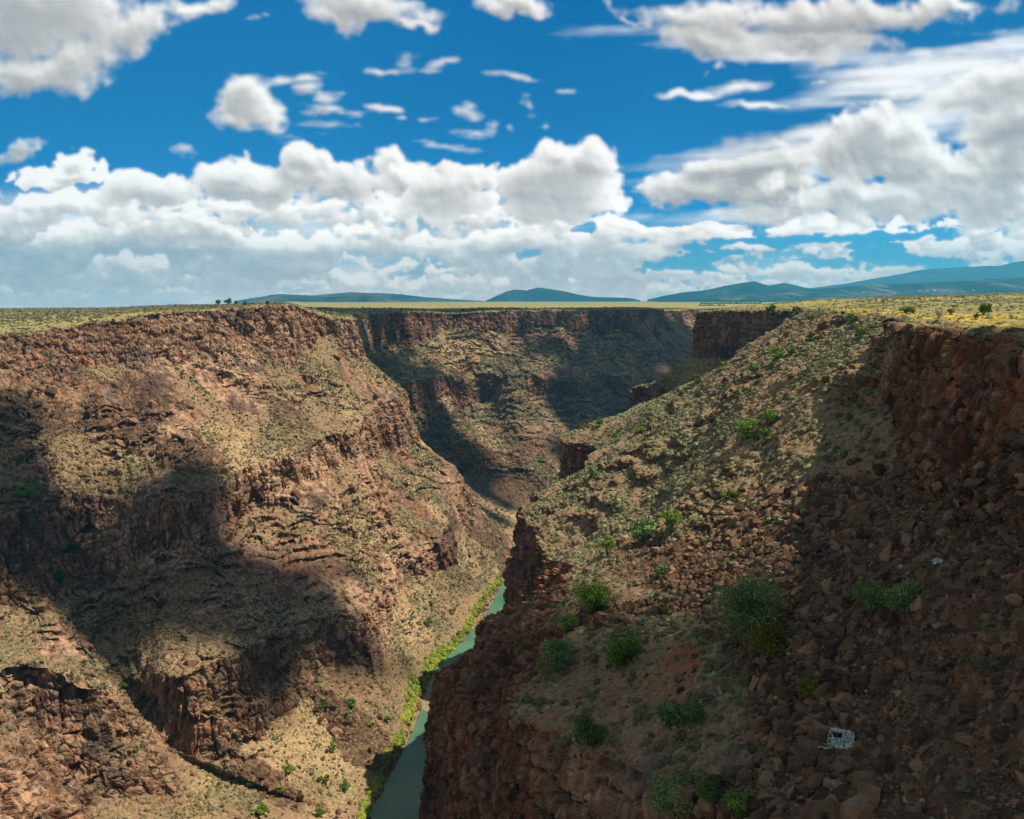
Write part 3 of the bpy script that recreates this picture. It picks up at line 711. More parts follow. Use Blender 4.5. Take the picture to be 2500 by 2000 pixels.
def scatter_mesh(templates, pos, size, tint, r, tilt=.15, aniso=.0):
    """merge copies of the templates into one vertex and face array"""
    VV, FF, TT = [], [], []; off = 0
    pick = r.integers(0, len(templates), len(pos))
    for ti, (V, Fc) in enumerate(templates):
        m = np.nonzero(pick == ti)[0]
        if not len(m): continue
        n = len(m)
        R_ = rotm(r.uniform(0, 6.283, n), r.normal(0, tilt, n), r.normal(0, tilt, n))
        s = size[m][:, None, None] * (1 + r.uniform(-aniso, aniso, (n, 1, 3)))
        W_ = np.einsum('nij,nkj->nki', R_, V[None] * s) + pos[m][:, None, :]
        VV.append(W_.reshape(-1, 3)); FF.append((Fc[None] + (np.arange(n) * len(V))[:, None, None]).reshape(-1, 3) + off); off += n * len(V)
        TT.append(np.repeat(tint[m], len(V)))
    return np.concatenate(VV), np.concatenate(FF), np.concatenate(TT)

# ------------------------------------------------------------------ plant and rock materials
def mat_leaf(name, stops, trans=.12):
    t = NT(name)
    oi = t.n('ShaderNodeObjectInfo').outputs['Random']
    g = t.n('ShaderNodeNewGeometry'); ri = g.outputs['Random Per Island']
    k = t.math('ADD', t.math('ADD', t.math('MULTIPLY', t.attr('tint'), .62), t.math('MULTIPLY', ri, .38)), t.math('MULTIPLY', t.math('SUBTRACT', oi, .5), .15), clamp=True)
    col = t.ramp(k, stops)
    b = t.n('ShaderNodeBsdfPrincipled'); t.set(b.inputs['Base Color'], col); b.inputs['Roughness'].default_value = .8; b.inputs['Specular IOR Level'].default_value = .15
    tr = t.n('ShaderNodeBsdfTranslucent'); t.set(tr.inputs[0], col)
    mx = t.n('ShaderNodeMixShader'); mx.inputs[0].default_value = trans; t.t.links.new(b.outputs[0], mx.inputs[1]); t.t.links.new(tr.outputs[0], mx.inputs[2])
    o = t.n('ShaderNodeOutputMaterial'); t.t.links.new(mx.outputs[0], o.inputs[0]); return t.m
M_sage = mat_leaf('sage_leaf', [(.05, (.070, .068, .030)), (.35, (.175, .172, .088)), (.7, (.31, .30, .165)), (.95, (.45, .42, .24))])
M_sagew = mat_leaf('dry_shrub', [(.08, (.065, .058, .030)), (.4, (.145, .134, .068)), (.75, (.26, .23, .125)), (.95, (.38, .32, .185))])
M_rip = mat_leaf('willow_leaf', [(.1, (.08, .15, .012)), (.45, (.19, .27, .02)), (.75, (.31, .34, .04)), (.95, (.42, .38, .10))], .2)
LEAF = {
 'juniper': mat_leaf('juniper_leaf', [(.1, (.030, .062, .014)), (.5, (.078, .145, .026)), (.95, (.16, .24, .05))]),
 'green': mat_leaf('bush_leaf', [(.1, (.055, .115, .016)), (.5, (.145, .25, .032)), (.95, (.27, .38, .06))]),
 'grey': mat_leaf('grey_leaf', [(.1, (.06, .115, .036)), (.5, (.155, .26, .085)), (.95, (.28, .39, .15))]),
 'yellow': mat_leaf('yellow_leaf', [(.1, (.06, .07, .008)), (.5, (.15, .155, .016)), (.95, (.26, .25, .035))]),
}
t = NT('grey_bark'); M_bark = t.out(t.ramp(t.noise(t.n('ShaderNodeNewGeometry').outputs['Position'], 3, 4), [(.35, (.05, .036, .027)), (.7, (.14, .105, .08))]), .95)
t = NT('dead_wood'); M_dead = t.out((.26, .22, .20), .95)
def mat_boulder():
    t = NT('basalt_boulder'); g = t.n('ShaderNodeNewGeometry')
    oi = t.n('ShaderNodeObjectInfo').outputs['Random']
    pos = t.n('ShaderNodeTexCoord').outputs['Object']
    k = t.math('FRACT', t.math('ADD', t.attr('tint'), oi))
    base = t.ramp(k, [(.0, (.048, .031, .020)), (.35, (.096, .060, .036)), (.65, (.150, .092, .055)), (.97, (.25, .155, .095))])
    n = t.noise(g.outputs['Position'], 1.1, 6, .7)
    c = t.mix(.65, base, t.mix(1.0, base, t.ramp(n, [(.3, (.45, .43, .42)), (.7, (1.6, 1.55, 1.5))]), 'MULTIPLY'))
    c = t.mix(t.maprange(t.noise(g.outputs['Position'], .45, 4, .6), .6, .72, 0, .6), c, (.26, .12, .065))
    return t.out(c, .92, t.noise(g.outputs['Position'], 2.5, 5, .65), .8, .12, .2)
M_boulder = mat_boulder()
TR = np.random.default_rng(21)
SAGE_N = [tri_cloud(150, 1.0, .115, TR) for _ in range(7)]
SAGE_M = [tri_cloud(56, 1.0, .19, TR) for _ in range(6)]
SAGE_F = [tri_cloud(16, 1.0, .42, TR) for _ in range(6)]
ROCKS = [rock_mesh(TR, int(TR.integers(11, 19)), (1, TR.uniform(.6, .95), TR.uniform(.42, .8))) for _ in range(14)]

#@@SCATTER
CLEAR = [(surf(1768, 1568), 2.6), (surf(1735, 1577), 1.7), (surf(1718, 1582), 1.0), (surf(1972, 1195), 1.6)]
def sample_on(W, dens, seed, far=1e9, near=0):
    """random points on the ground with the given number per square metre"""
    r = np.random.default_rng(seed)
    P = W['P']; a = P[1:, :-1] - P[:-1, :-1]; b = P[:-1, 1:] - P[:-1, :-1]
    area = np.linalg.norm(np.cross(a, b), axis=-1)
    px, py, dep = W['px'][:-1, :-1], W['py'][:-1, :-1], W['dep'][:-1, :-1]
    ok = (px > -260) & (px < 2420) & (py < 1900) & (dep > near) & (dep < far)
    lam = np.where(ok, area * dens[:-1, :-1], 0)
    n = r.poisson(np.minimum(lam, 30))
    I, J = np.nonzero(n); rep = n[I, J]; I = np.repeat(I, rep); J = np.repeat(J, rep)
    u, v = r.uniform(size=(2, len(I), 1))
    pos = P[I, J] + a[I, J] * u + b[I, J] * v
    keep = np.ones(len(pos), bool)
    for c_, rad_ in CLEAR: keep &= np.linalg.norm(pos - c_, axis=1) > rad_
    return pos[keep], I[keep], J[keep]
stuff_rng = np.random.default_rng(5)
def add_stuff(name, parts, mat, label, cat, smooth=False):
    V = np.concatenate([p[0] for p in parts]); off = 0; Fs = []
    for p in parts: Fs.append(p[1] + off); off += len(p[0])
    T = np.concatenate([p[2] for p in parts])
    o = mesh_np(name, V, np.concatenate(Fs), mats=[mat], attrs={'tint': T}, smooth=smooth)
    tag(o, label, cat, kind='stuff'); print(name, len(V) // 3, 'tris approx'); return o

def dens_sage(W, k):
    at = W['at']; d = (1 - sstep(.3, .6, at['rock'])) * (1 - .93 * at['scree']) * (.25 + .75 * sstep(.3, .6, at['dry_green'] + .25 * fbm(W['P'], 6, 2, seed=900))) * (1 - .7 * at['ochre'])
    return d * k * sstep(ZW + 3, ZW + 9, W['P'][..., 2])
# east side
INDIV = {}
DE = dens_sage(RW, 1.7)
DE *= np.clip(1 + 1.1 * fbm(RW['P'], 11, 3, seed=920) + .5 * fbm(RW['P'], 45, 2, seed=921), .12, 2.0)
DE *= np.where(RW['at']['plateau'] > .5, .30, 1) * np.clip(1.15 - RW['dep'] / 900, .2, 1)
pos, I, J = sample_on(RW, DE, 11, far=800)
d = np.linalg.norm(pos, axis=1)
sz = np.clip(stuff_rng.lognormal(-.80, .48, len(pos)), .18, 1.25) * np.where(d > 350, 1.25, 1) * np.where(RW['at']['plateau'][I, J] > .5, .62, 1)
tint = np.clip(.5 + .28 * fbm(pos, 30, 3, seed=905) + stuff_rng.normal(0, .2, len(pos)), 0, 1)
pos[:, 2] -= sz * .12
vis = visible(pos) ; ppx, ppy, _ = project(pos); inf = vis & (ppx > 0) & (ppx < 2156) & (ppy < 1725)
big = np.argsort(np.where(inf, -sz / d, 0))[:300]
INDIV['sage'] = (pos[big], sz[big], tint[big])
rest = np.ones(len(pos), bool); rest[big] = False
parts = []
for tm, lo, hi in ((SAGE_N, 0, 150), (SAGE_M, 150, 330), (SAGE_F, 330, 1e9)):
    m = rest & (d >= lo) & (d < hi)
    if m.any(): parts.append(scatter_mesh(tm, pos[m], sz[m], tint[m], stuff_rng))
add_stuff('sagebrush', parts, M_sage, 'pale grey green sagebrush covering the eastern slope and plateau', 'sagebrush')
# west side
DWt = dens_sage(LW, .75) * np.where(LW['at']['plateau'] > .5, .16, 1) * np.clip(1.25 - LW['dep'] / 1100, .12, 1)
pos, I, J = sample_on(LW, DWt, 12, far=1300)
vis = visible(pos - [0, 0, 0]); nn = LW['N'][I, J]
d = np.linalg.norm(pos, axis=1)
sz = np.clip(stuff_rng.lognormal(-.62, .38, len(pos)), .25, 1.4) * np.clip(d / 420, .8, 1.6)
tint = np.clip(.45 + .3 * fbm(pos, 40, 3, seed=906) + stuff_rng.normal(0, .25, len(pos)), 0, 1)
add_stuff('desert_scrub', [scatter_mesh(SAGE_F, pos, sz, tint, stuff_rng)], M_sagew, 'low grey green scrub dotted over the sunlit western slopes', 'scrub')
# loose rock of the east side
at = RW['at']
DR = (sstep(.25, .6, at['scree']) * 6.5 + .12 * (1 - at['rock']) + .25 * sstep(.4, .7, at['rock']) * (RW['N'][..., 2] > .5)) * (at['plateau'] < .5) * sstep(ZW + 6, ZW + 14, RW['P'][..., 2])
DR = DR * np.clip(1.6 - RW['dep'] / 210, .0, 1)
DR = DR * (.45 + 1.1 * sstep(-.4, .5, fbm(RW['P'], 9, 3, seed=911)))
pos, I, J = sample_on(RW, DR, 13, far=340)
d = np.linalg.norm(pos, axis=1)
u = stuff_rng.uniform(size=len(pos))
sz = np.clip(.15 * (1 - u) ** (-.53), .12, 1.45) * (.65 + .6 * sstep(-.3, .6, fbm(pos, 25, 2, seed=915)))
tint = stuff_rng.uniform(0, .97, len(pos)) ** 1.3
pos[:, 2] += sz * .05
vis = visible(pos); ppx, ppy, _ = project(pos); inf = vis & (ppx > 0) & (ppx < 2156) & (ppy < 1725)
big = np.argsort(np.where(inf, -sz / d, 0))[:300]
INDIV['boulder'] = (pos[big], sz[big], tint[big])
rest = np.ones(len(pos), bool); rest[big] = False
add_stuff('loose_rock', [scatter_mesh(ROCKS, pos[rest], sz[rest], tint[rest], stuff_rng, .9, .25)], M_boulder, 'brown angular rubble of the talus slope', 'rubble')
# blocks fallen on the west side
DRw = (sstep(.3, .6, LW['at']['scree']) * .30 + .02) * (LW['at']['plateau'] < .5) * sstep(ZW + 1, ZW + 4, LW['P'][..., 2]) * (LW['at']['rock'] < .6)
DRw = DRw + .5 * sstep(ZW + .3, ZW + .8, LW['P'][..., 2]) * sstep(ZW + 4, ZW + 1.8, LW['P'][..., 2])
pos, I, J = sample_on(LW, DRw, 14, far=560)
u = stuff_rng.uniform(size=len(pos)); sz = np.clip(.4 * (1 - u) ** (-.45), .3, 2.6)
add_stuff('fallen_rock', [scatter_mesh(ROCKS, pos, sz, stuff_rng.uniform(.2, .97, len(pos)), stuff_rng, .9, .25)], M_boulder, 'red brown rubble scattered over the western slopes', 'rubble')
# bright willows along the west bank
bank = [(1070, 1216, 4), (1050, 1230, 7), (1026, 1258, 6), (1003, 1294, 6), (990, 1322, 5), (966, 1352, 8), (932, 1386, 20), (902, 1416, 26), (882, 1448, 20), (874, 1478, 10), (860, 1518, 8), (842, 1556, 8), (814, 1612, 8), (800, 1646, 7), (778, 1686, 6), (768, 1718, 6), (758, 1760, 6)]
bp = []
for i in range(len(bank) - 1):
    a, b = bank[i], bank[i + 1]; n = int(math.hypot(b[0] - a[0], b[1] - a[1]) * (a[2] + b[2]) * .16) + 6
    for _ in range(n):
        f = stuff_rng.uniform(); w_ = a[2] + (b[2] - a[2]) * f
        q = surf(a[0] + (b[0] - a[0]) * f + stuff_rng.normal(0, .5) * w_ - 6, a[1] + (b[1] - a[1]) * f + stuff_rng.normal(0, .35) * w_)
        if q[2] < -160 and q[0] < 30: bp.append(q)
bp = np.array(bp) + stuff_rng.normal(0, .7, (len(bp), 3)) * [1, 1, 0]; bp[:, 2] = np.maximum(bp[:, 2], -175.0)
add_stuff('riverside_willows', [scatter_mesh(SAGE_M, bp, stuff_rng.uniform(.5, 1.5, len(bp)) * np.where(fbm(bp, 9, 2, seed=8) > -.35, 1, .35), np.clip(.45 + .3 * fbm(bp, 12, 2, seed=3) + stuff_rng.normal(0, .22, len(bp)), 0, 1), stuff_rng)], M_rip, 'bright yellow green willows lining the west bank of the river', 'willows')
# dark belt of trees far out on the plain
fp = []
for _ in range(900):
    x = stuff_rng.uniform(1475, 1720); y = np.interp(x, [1475, 1600, 1720], [640, 635, 630]) + stuff_rng.uniform(-4, 4) - 1
    q = surf(x, y)
    if q[1] > 900: fp.append(q)
fp = np.array(fp)
if len(fp):
    fd = np.linalg.norm(fp, axis=1)
    add_stuff('distant_woodland', [scatter_mesh(SAGE_F, fp, fd * stuff_rng.uniform(.0010, .0022, len(fp)), stuff_rng.uniform(0, .5, len(fp)), stuff_rng)], LEAF['juniper'], 'dark belt of trees far out on the plain', 'woodland')

#@@THINGS
# ------------------------------------------------------------------ single boulders and sage bushes
LAND = [(1577, 1300, 'the big grey green tree'), (1868, 1255, 'the wide double bush'), (1765, 1553, 'the white wreck'), (1705, 1450, 'the olive yellow bush'), (1170, 1380, 'the blue green ledge bush'),
        (1315, 1370, 'the scruffy bush'), (1240, 1530, 'the vivid dark green bush'), (1435, 1500, 'the blue green bush pair'), (1430, 1400, 'the orange soil patch'), (1420, 1680, 'the big bottom edge bush'),
        (1530, 1610, 'the grey leafless bush'), (1410, 1090, 'the round green bush'), (1350, 1120, 'the broad grey bush'), (1570, 905, 'the large round green bush'), (2000, 900, 'the orange stained cliff'),
        (2100, 1650, 'the bottom right corner'), (1972, 1192, 'the white scrap'), (2120, 1400, 'the right edge of the view'), (1100, 1080, 'the tip of the sage spur'), (1700, 1660, 'the lowest big blocks'), (1650, 1100, 'the edge of the sunlit sage'), (2070, 650, 'the dark rim juniper')]
def where(px, py):
    d = [(math.hypot(px - a, py - b), a, b, n) for a, b, n in LAND]; dd, a, b, n = min(d)
    if abs(px - a) > 1.6 * abs(py - b): w = 'right of' if px > a else 'left of'
    elif abs(py - b) > 1.6 * abs(px - a): w = 'below' if py > b else 'above'
    else: w = ('below and ' if py > b else 'above and ') + ('right of' if px > a else 'left of')
    return ('close ' if dd < 60 else ('' if dd < 130 else 'well ')) + w + ' ' + n
irng = np.random.default_rng(77)
def individuals(key, templates, mat, name, cat, group, tilt, wordf):
    pos, sz, tint = INDIV[key]; px, py, _ = project(pos)
    meshes = []
    for V, Fc in templates:
        o = mesh_np(name, V, Fc, mats=[mat], attrs={'tint': np.zeros(len(V))}, smooth=False); meshes.append(o.data); bpy.data.objects.remove(o)
    used = {}
    for i in range(len(pos)):
        k = int(irng.integers(0, len(meshes)))
        o = bpy.data.objects.new(name, meshes[k]); C.objects.link(o)
        s = sz[i]; an = irng.uniform(.8, 1.2, 3) if tilt > .3 else np.ones(3)
        o.location = pos[i].tolist(); o.scale = (s * an).tolist()
        o.rotation_euler = (irng.normal(0, tilt), irng.normal(0, tilt), irng.uniform(0, 6.28))
        V = templates[k][0]
        lab = f'{wordf(s, V, i)} {where(px[i], py[i])}'
        tag(o, lab, cat, group)
def boulder_word(s, V, i):
    e = V.max(0) - V.min(0); sh = 'flat slab-like' if e[2] < 1.15 else ('long' if e[1] < 1.45 else 'blocky')
    return ('huge ' if s > 1.9 else 'large ' if s > 1.3 else 'middling ' if s > .8 else 'small ') + sh + ' brown boulder'
def sage_word(s, V, i): return ('big ' if s > .9 else 'mid-sized ' if s > .65 else 'small ') + 'pale sagebrush dome'
individuals('boulder', ROCKS, M_boulder, 'boulder', 'boulder', 'boulders of the eastern talus slope', .8, boulder_word)
individuals('sage', SAGE_N, M_sage, 'sagebrush_plant', 'sagebrush', 'sagebrush plants on the near eastern slope', .12, sage_word)

# ------------------------------------------------------------------ trees and bushes
def tube(pts, rads, sides=6):
    pts = np.array(pts, float); n = len(pts); V = []
    for i in range(n):
        d = pts[min(i+1, n-1)] - pts[max(i-1, 0)]; d /= np.linalg.norm(d) + 1e-9
        a = np.cross(d, [0.3, .9, .1]); a /= np.linalg.norm(a) + 1e-9; b = np.cross(d, a)
        for k in range(sides):
            t_ = 2 * math.pi * k / sides; V.append(pts[i] + (a * math.cos(t_) + b * math.sin(t_)) * rads[i])
    Fc = [[i*sides + k, i*sides + (k+1) % sides, (i+1)*sides + (k+1) % sides, (i+1)*sides + k] for i in range(n-1) for k in range(sides)]
    return np.array(V), np.array(Fc)
def join(parts):
    VV, FF, off = [], [], 0
    for V, Fc in parts: VV.append(V); FF.append(Fc + off); off += len(V)
    return np.concatenate(VV), np.concatenate(FF)
def branches(w, h, r, n, depth=2, thick=.05, low=.0):
    parts = []; tips = []
    for i in range(n):
        a = r.uniform(0, 6.283); ln = r.uniform(.55, 1.0)
        end = np.array([math.cos(a) * w * .42 * ln, math.sin(a) * w * .42 * ln, h * r.uniform(.45, .92)])
        mid = end * [.35, .35, .5] + r.normal(0, .05, 3) * w
        p = [np.array([0, 0, -.3 * h * .3]), mid * .5, mid, end]
        parts.append(tube(p, [thick * w, thick * w * .7, thick * w * .45, thick * w * .12], 5)); tips.append(end)
        for j in range(depth * 3):
            q = mid + (end - mid) * r.uniform(0, 1); e = q + r.normal(0, .16, 3) * [w, w, h] + [0, 0, h * .08]
            parts.append(tube([q, (q + e) / 2 + r.normal(0, .02, 3) * w, e], [thick * w * .3, thick * w * .18, thick * w * .05], 4)); tips.append(e)
    return parts, tips
def tree(px, py, wpx, hpx, kind, label, cat='bush', name='bush', group=None, seed=0, sparse=1.0):
    p = surf(px, py); dep = project(p)[2]
    w = wpx / FPX * dep; h = hpx / FPX * dep
    r = np.random.default_rng(int(px * 7 + py * 13))
    root = bpy.data.objects.new(name, None); C.objects.link(root); root.location = (p - [0, 0, .1]).tolist()
    tag(root, label, cat, group)
    if kind == 'dead':
        parts, _ = branches(w, h, r, 16, 5, .016)
        V, Fc = join(parts); mesh_np('branches', V, Fc, mats=[M_dead], parent=root); return root
    px1 = wpx * .475
    parts, tips = branches(w, h, r, 5 if px1 > 14 else 3, 1, .035)
    V, Fc = join(parts); mesh_np('trunk', V, Fc, mats=[M_bark], parent=root)
    n = int(np.clip(px1 * px1 * 3.2 * sparse, 130, 9000))
    leaf = max(.09, dep / FPX * 2.1 * 1.15) * (1 if px1 > 25 else .8)
    nc = int(np.clip(px1 * .9, 8, 44))
    # crown: clusters in an uneven ellipsoid, open towards the ground
    cd = r.normal(size=(nc, 3)); cd /= np.linalg.norm(cd, axis=1, keepdims=True)
    rr = r.uniform(.25, .92, (nc, 1)) ** .8
    cc = cd * rr * [w * .5, w * .5, h * .42] + [0, 0, h * .56]
    cr = r.uniform(.10, .25, nc) * min(w, h * 1.1)
    VV, TT = [], []
    kx = r.choice(nc, n, p=cr**2 / (cr**2).sum())
    d = r.normal(size=(n, 3)); d /= np.linalg.norm(d, axis=1, keepdims=True)
    c = cc[kx] + d * cr[kx][:, None] * np.where(r.uniform(size=(n, 1)) < .14, r.uniform(1.0, 1.5, (n, 1)), r.uniform(.5, 1.08, (n, 1))) * [1, 1, .85]
    nn = d * .8 + r.normal(size=(n, 3)) * .5; nn /= np.linalg.norm(nn, axis=1, keepdims=True)
    a = np.cross(nn, r.normal(size=(n, 3))); a /= np.linalg.norm(a, axis=1, keepdims=True); b = np.cross(nn, a)
    s = leaf * r.uniform(.55, 1.3, (n, 1))
    V = np.stack([c + a * s, c - a * s * .5 + b * s * .87, c - a * s * .5 - b * s * .87], 1).reshape(-1, 3)
    ct = np.clip(r.normal(.5, .22, nc), 0, 1)
    mesh_np('crown', V, np.arange(n * 3).reshape(-1, 3), mats=[LEAF[kind]], attrs={'tint': np.repeat(ct[kx], 3)}, parent=root, smooth=False)
    return root
TREES = [
 (1577, 1352, 150, 150, 'grey', 'largest tree on the talus, dense grey green crown among brown boulders'),
 (1612, 1385, 84, 78, 'yellow', 'yellow green bush pressed against the lower right of the largest tree'),
 (1838, 1292, 80, 66, 'grey', 'left half of the wide double bush on the boulder field'),
 (1900, 1290, 80, 74, 'grey', 'right half of the wide double bush on the boulder field'),
 (1170, 1406, 82, 62, 'grey', 'round blue green bush on the ledge above the river cliff'),
 (1315, 1398, 76, 66, 'green', 'scruffy green bush with bare twigs on the shaded slope'),
 (1248, 1288, 76, 60, 'green', 'bright green spreading bush at the top of the dark cliff'),
 (1192, 1330, 44, 46, 'green', 'small green bush just below the bright spreading bush'),
 (1240, 1566, 62, 62, 'juniper', 'vivid dark green juniper on the soil ledge above the lowest cliff'),
 (1408, 1528, 56, 50, 'grey', 'left one of the blue green bush pair below the orange soil'),
 (1458, 1522, 50, 50, 'grey', 'right one of the blue green bush pair below the orange soil'),
 (1705, 1468, 58, 46, 'yellow', 'olive yellow round bush beside a flat boulder'),
 (1420, 1722, 104, 92, 'grey', 'big pale grey green bush at the bottom edge of the view'),
 (1492, 1698, 66, 62, 'juniper', 'dark green bush right of the big pale bush at the bottom edge'),
 (1548, 1712, 60, 50, 'green', 'dull green bush below the grey leafless bush'),
 (1530, 1640, 84, 76, 'dead', 'grey leafless bush with a fan of bare twigs'),
 (1365, 1640, 70, 60, 'dead', 'thin leafless bush on the brink of the lowest cliff'),
 (1412, 1112, 46, 42, 'green', 'round green bush just above the upper boulders'),
 (1352, 1138, 66, 46, 'grey', 'broad grey green bush left of the round green bush'),
 (1278, 1166, 36, 44, 'green', 'narrow olive bush at the head of the dark gully'),
 (1385, 1215, 40, 26, 'grey', 'low grey bush at the left margin of the boulder field'),
 (1395, 1290, 34, 24, 'yellow', 'low yellow bush left of the largest tree'),
 (1500, 1030, 26, 16, 'yellow', 'small yellow shrub at the edge of the shaded boulders'),
 (1538, 1050, 60, 16, 'yellow', 'long low mustard shrub at the edge of the shaded boulders'),
 (1571, 926, 52, 50, 'green', 'large round green bush alone in the sunlit sage'),
 (1623, 893, 36, 36, 'green', 'tall bright green bush right of the large round one'),
 (1610, 928, 30, 32, 'green', 'smaller green bush between the two larger ones in the sage'),
 (2070, 662, 30, 32, 'juniper', 'dark juniper standing on the right rim beside yellow flowers'),
 (2052, 668, 12, 12, 'juniper', 'tiny green shrub left of the dark rim juniper'),
 (1620, 656, 21, 19, 'juniper', 'round juniper on the plateau above the rim cliff'),
 (1676, 657, 22, 11, 'yellow', 'low olive bush among yellow flowers on the plateau'),
 (1645, 672, 14, 15, 'juniper', 'small upright bush below the round plateau juniper'),
 (1706, 674, 18, 13, 'juniper', 'dark bush on the edge of the plateau shadow'),
 (1772, 660, 14, 9, 'juniper', 'little dark bush on the grey part of the plateau'),
 (1795, 684, 28, 26, 'green', 'olive bush behind the stepped rock tower'),
 (1812, 710, 30, 28, 'green', 'green bush at the left foot of the stepped rock tower'),
 (1908, 656, 38, 14, 'green', 'wide low green bush on the right plateau'),
 (2001, 662, 16, 17, 'yellow', 'round olive bush between grey shrub and rim juniper'),
 (1973, 668, 24, 28, 'dead', 'grey bare shrub on the right rim'),
 (1632, 755, 38, 28, 'green', 'bright green bush on the slope right of the rim cliff'),
 (1666, 744, 26, 20, 'green', 'olive bush upslope of the bright green slope bush'),
 (1700, 722, 22, 15, 'juniper', 'dark green bush under the plateau edge'),
 (1516, 772, 16, 19, 'green', 'small upright bush beneath the rim cliff'),
 (1585, 785, 24, 22, 'green', 'dark green bush in the gully of the sage slope'),
 (1464, 806, 26, 20, 'green', 'light green bush on the upper far sage spur'),
 (1430, 834, 22, 16, 'yellow', 'yellow green bush on the lower far sage spur'),
 (1478, 816, 14, 12, 'grey', 'tiny grey bush beside the light green spur bush'),
 (1346, 908, 28, 18, 'green', 'green bush on the sunlit ledge behind the sage brow'),
 (1262, 898, 24, 22, 'green', 'round green bush at the tip of the far ledge'),
 (1230, 902, 34, 11, 'yellow', 'low yellow green brush on the brink of the far ledge'),
 (1292, 916, 16, 13, 'green', 'small green bush behind the sage brow'),
 (1246, 1004, 30, 22, 'grey', 'dull olive bush on the brow of the sage slope'),
 (1700, 808, 20, 14, 'green', 'small green bush in the rocks right of the sage gully'),
 (1738, 806, 30, 14, 'yellow', 'pale olive bush at the foot of the broken outcrop'),
 (457, 641, 15, 14, 'juniper', 'leftmost juniper on the western rim, leaning left'),
 (482, 641, 17, 16, 'juniper', 'widest juniper on the western rim'),
 (495, 642, 8, 10, 'juniper', 'thin small tree right beside the widest western rim juniper'),
 (517, 642, 10, 10, 'juniper', 'compact juniper midway along the western rim'),
 (567, 641, 10, 11, 'juniper', 'rightmost juniper on the western rim near the promontory'),
 (976, 653, 8, 6, 'juniper', 'dark tree at the brink of the far rim'),
 (1071, 652, 7, 5, 'juniper', 'small tree on the far rim above the lit cliff'),
 (1187, 652, 4, 4, 'juniper', 'tiny tree on the far rim, middle of the wall'),
 (1223, 653, 5, 4, 'juniper', 'tiny tree on the far rim left of the tower'),
 (42, 974, 34, 16, 'green', 'dark green bush in the shaded west gully near the left edge'),
 (58, 1050, 56, 34, 'green', 'broad green thicket low in the shaded west gully'),
 (152, 1160, 30, 24, 'juniper', 'dark bush between the two shaded western cliffs'),
 (128, 1225, 34, 26, 'juniper', 'dark bush at the foot of the shaded western gully'),
 (272, 955, 20, 14, 'yellow', 'single yellow green bush at the shadow edge on the west slope'),
 (262, 1448, 22, 20, 'green', 'green bush at the corner of the sunlit lower cliff'),
 (525, 1652, 26, 18, 'juniper', 'dark green bush low on the shaded western talus'),
 (592, 1670, 22, 15, 'green', 'green bush in a row below the shaded western talus'),
 (607, 1626, 24, 18, 'green', 'pale green bush on the rubble in mid talus'),
 (724, 1660, 28, 18, 'green', 'bright green bush on the pale talus left of the river'),
 (686, 1644, 28, 15, 'yellow', 'yellow green bush left of the bright talus bush'),
 (701, 1582, 20, 24, 'green', 'tall narrow bush upslope on the pale talus'),
 (551, 1714, 38, 20, 'green', 'wide green bush at the bottom edge on the west side'),
 (675, 1716, 26, 18, 'green', 'round bush at the bottom edge left of the river'),
 (686, 1492, 24, 16, 'juniper', 'dark bush under the lower cliff'),
 (737, 1484, 26, 18, 'green', 'green bush right of the dark bush under the lower cliff'),
 (735, 1502, 20, 13, 'grey', 'grey green bush downslope of the lower cliff bushes'),
 (813, 1516, 20, 14, 'green', 'dark green bush close above the river willows'),
 (778, 1530, 18, 12, 'green', 'small bush on the rubble beside the willows'),
 (900, 1316, 16, 14, 'green', 'green bush on the sunlit talus above the river bend'),
 (911, 1272, 12, 10, 'green', 'small bush upslope of the river bend'),
 (952, 1288, 14, 10, 'yellow', 'yellow bush near the river bend'),
 (870, 1300, 14, 10, 'grey', 'faded bush under the end of the shaded cliff'),
]
for T_ in TREES:
    px, py, wp, hp, kd, lb = T_
    tr_ = kd in ('juniper',) or 'tree' in lb or 'juniper' in lb
    tree(px, py, wp, hp, kd, lb, cat='tree' if tr_ else 'bush', name='juniper' if kd == 'juniper' else ('bare_bush' if kd == 'dead' else 'bush'),
         group={'juniper': 'junipers', 'dead': 'leafless bushes'}.get(kd, 'bushes'))

# ------------------------------------------------------------------ wreck and scraps on the talus
t = NT('white_metal'); posn = t.n('ShaderNodeNewGeometry').outputs['Position']
M_metal = t.out(t.ramp(t.noise(posn, 2.2, 5, .7), [(.35, (.16, .22, .21)), (.5, (.46, .55, .53)), (.7, (.80, .84, .82))]), .45, spec=.5)
t = NT('dark_metal'); M_dmetal = t.out((.05, .07, .07), .6)
t = NT('orange_metal'); M_orange = t.out((.42, .12, .03), .6)
def beam(a, b, r_=.05): return tube([a, (np.array(a) + b) / 2 + wr.normal(0, .05, 3), b], [r_, r_, r_], 4)
wr = np.random.default_rng(4)
def sheet(c0, c1, c2, c3, n=9, amp=.07):
    u, v = np.meshgrid(np.linspace(0, 1, n), np.linspace(0, 1, n), indexing='ij'); u, v = u[..., None], v[..., None]
    c0, c1, c2, c3 = map(lambda q: np.array(q, float), (c0, c1, c2, c3))
    P = (c0 * (1-u) + c1 * u) * (1-v) + (c3 * (1-u) + c2 * u) * v
    return (P + wr.normal(0, amp, P.shape)).reshape(-1, 3), grid_faces(n, n)
wp_ = surf(1768, 1568)
root = bpy.data.objects.new('car_wreck', None); C.objects.link(root); root.location = (wp_ + [0, 0, .65]).tolist(); root.rotation_euler = (math.radians(-28), math.radians(4), math.radians(-8))
tag(root, 'crushed white car shell lying open on the dark boulders', 'car wreck')
w2, d2, h2 = 1.05, .55, .75
c = {(i, j, k): np.array([i * w2, j * d2, k * h2]) + wr.normal(0, .10, 3) for i in (-1, 0, 1) for j in (-1, 1) for k in (-1, 0, 1)}
bs = []
